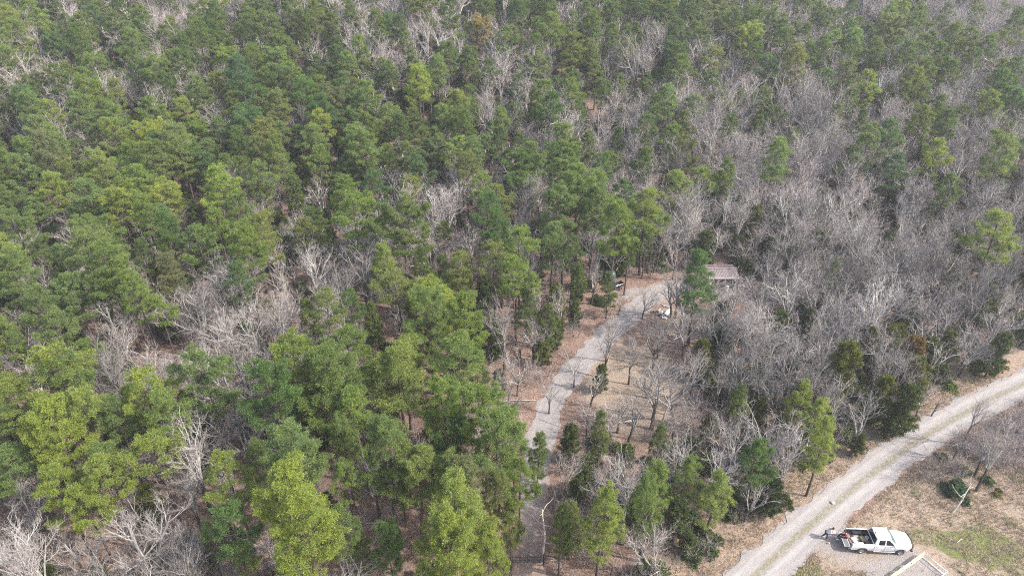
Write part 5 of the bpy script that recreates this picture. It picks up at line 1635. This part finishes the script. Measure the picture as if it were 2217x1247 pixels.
for (u, v, z, L, rot, lb) in [(1441, 661, .12, 1.3, (0, 0, -.35), "long grey plank lying behind the scrap pile"), (1444, 664, .10, 1.1, (0, 0, -.42), "second grey plank lying behind the scrap pile"),
                              (1428, 671, .35, 1.0, (.5, .2, 1.1), "grey plank leaning on the left of the scrap pile"), (1431, 675, .38, .8, (.7, .1, 1.4), "short upright grey plank in the middle of the scrap pile"),
                              (1421, 681, .15, 1.2, (.1, .1, .2), "grey plank at the left foot of the scrap pile")]:
    slab(u, v, z, (L, .16, .045), rot, gb, "plank", lb, "plank")
bt = simple("black_plastic_sheet", (.02, .02, .025), .5)
for (u, v, sx, sy, lb) in [(1418, 678, 1.1, .7, "crumpled black plastic sheet on the left of the scrap pile"), (1431, 684, .7, .4, "small crumpled black plastic in front of the scrap pile")]:
    random.seed(u); g = Geo(); lattice(g, list(np.linspace(-.5, .5, 9)), list(np.linspace(-.5, .5, 9)), lambda a, b: (a * sx + rnd(-.03, .03), b * sy + rnd(-.03, .03), .05 + rnd(0, .22) * (1 - 4 * max(a * a, b * b)) + .12 * (1 - 4 * max(a * a, b * b))))
    o = g.build("plastic_sheet", bt); p = ground_at(u, v); o.location = (p.x, p.y, .02); tag(o, lb, "plastic sheet", "scrap dumped beside the driveway bend")
# yard lamp: pale bulb cover on a dark pole
yp = ground_at(1458, 762)
yl = empty("yard_lamp", (yp.x, yp.y, 0), 0, "white-topped yard lamp on a dark pole in the clearing", "lamp")
g = Geo(); g.tube([(0, 0, -.2), (.02, 0, 1.4), (.0, 0, 2.45)], [.06, .05, .045], 8, cap=True); g.build("pole", M['oakbark'], yl)
g = Geo(); g.tube([(0, 0, 2.2), (-.18, -.05, 2.05)], [.025, .02], 5); g.build("arm", M['chrome'], yl)
g = Geo(); g.lathe([(.001, 2.42), (.09, 2.45), (.15, 2.55), (.13, 2.68), (.001, 2.74)], 'z', n=16); g.build("cover", M['bag'], yl, True)

# far litter glimpsed between trees
wallm = simple("off_white_siding", (.6, .57, .52), .8)
fh = ground_at(1414, 232)
hz = terrain(fh.x, fh.y)
fb = empty("shed", (fh.x, fh.y, hz), .5, "small far-off white shed with a teal side, mostly hidden by pines", "shed")
g = Geo(); g.box((0, 0, 1.2), (3.2, 2.2, 2.5)); g.build("wall", simple("teal_siding", (.05, .12, .13), .7), fb)
g = Geo(); g.add([(-1.8, -1.3, 2.45), (1.8, -1.3, 2.45), (1.8, 0, 3.1), (-1.8, 0, 3.1), (-1.8, 1.3, 2.45), (1.8, 1.3, 2.45), (-1.8, -1.3, 2.40), (1.8, -1.3, 2.40), (1.8, 0, 3.04), (-1.8, 0, 3.04), (-1.8, 1.3, 2.4), (1.8, 1.3, 2.4)], [(0, 1, 2, 3), (3, 2, 5, 4), (7, 6, 9, 8), (8, 9, 10, 11), (0, 6, 7, 1), (4, 5, 11, 10)]); g.build("roof", wallm, fb)
for (u, v, L, rz, nm, lb) in [(534, 74, 2.2, .6, "white_board", "white board lying among the far pines on the left hillside"), (500, 155, 1.6, -.1, "metal_panel", "pale sheet lying in a gap of the far left hillside"), (1208, 133 + 8, .6, 0, "bucket_lid", None)]:
    if lb is None: continue
    p = ground_at(u, v); g = Geo(); g.box((0, 0, .5), (L, .5, .05)); o = g.build(nm, M['panel']); o.location = (p.x, p.y, terrain(p.x, p.y)); o.rotation_euler = (.5, 0, rz); tag(o, lb, "board" if nm == "white_board" else "sheet")

# ------------------------------------------------------------------ thin air between here and the hillside
hz_m = bpy.data.materials.new("haze_air"); hz_m.use_nodes = True; t = hz_m.node_tree; t.nodes.clear()
vp = t.nodes.new("ShaderNodeVolumePrincipled"); vp.inputs['Density'].default_value = HAZE; vp.inputs['Color'].default_value = (.9, .94, 1, 1); vp.inputs['Anisotropy'].default_value = .2
out = t.nodes.new("ShaderNodeOutputMaterial"); t.links.new(vp.outputs[0], out.inputs['Volume'])
g = Geo(); g.box((0, 0, 0), (5400, 5400, 66.0)); o = g.build("haze", hz_m); o.location = (0, 0, 31.5)
tag(o, "thin pale haze softening the far hillside", kind='stuff')
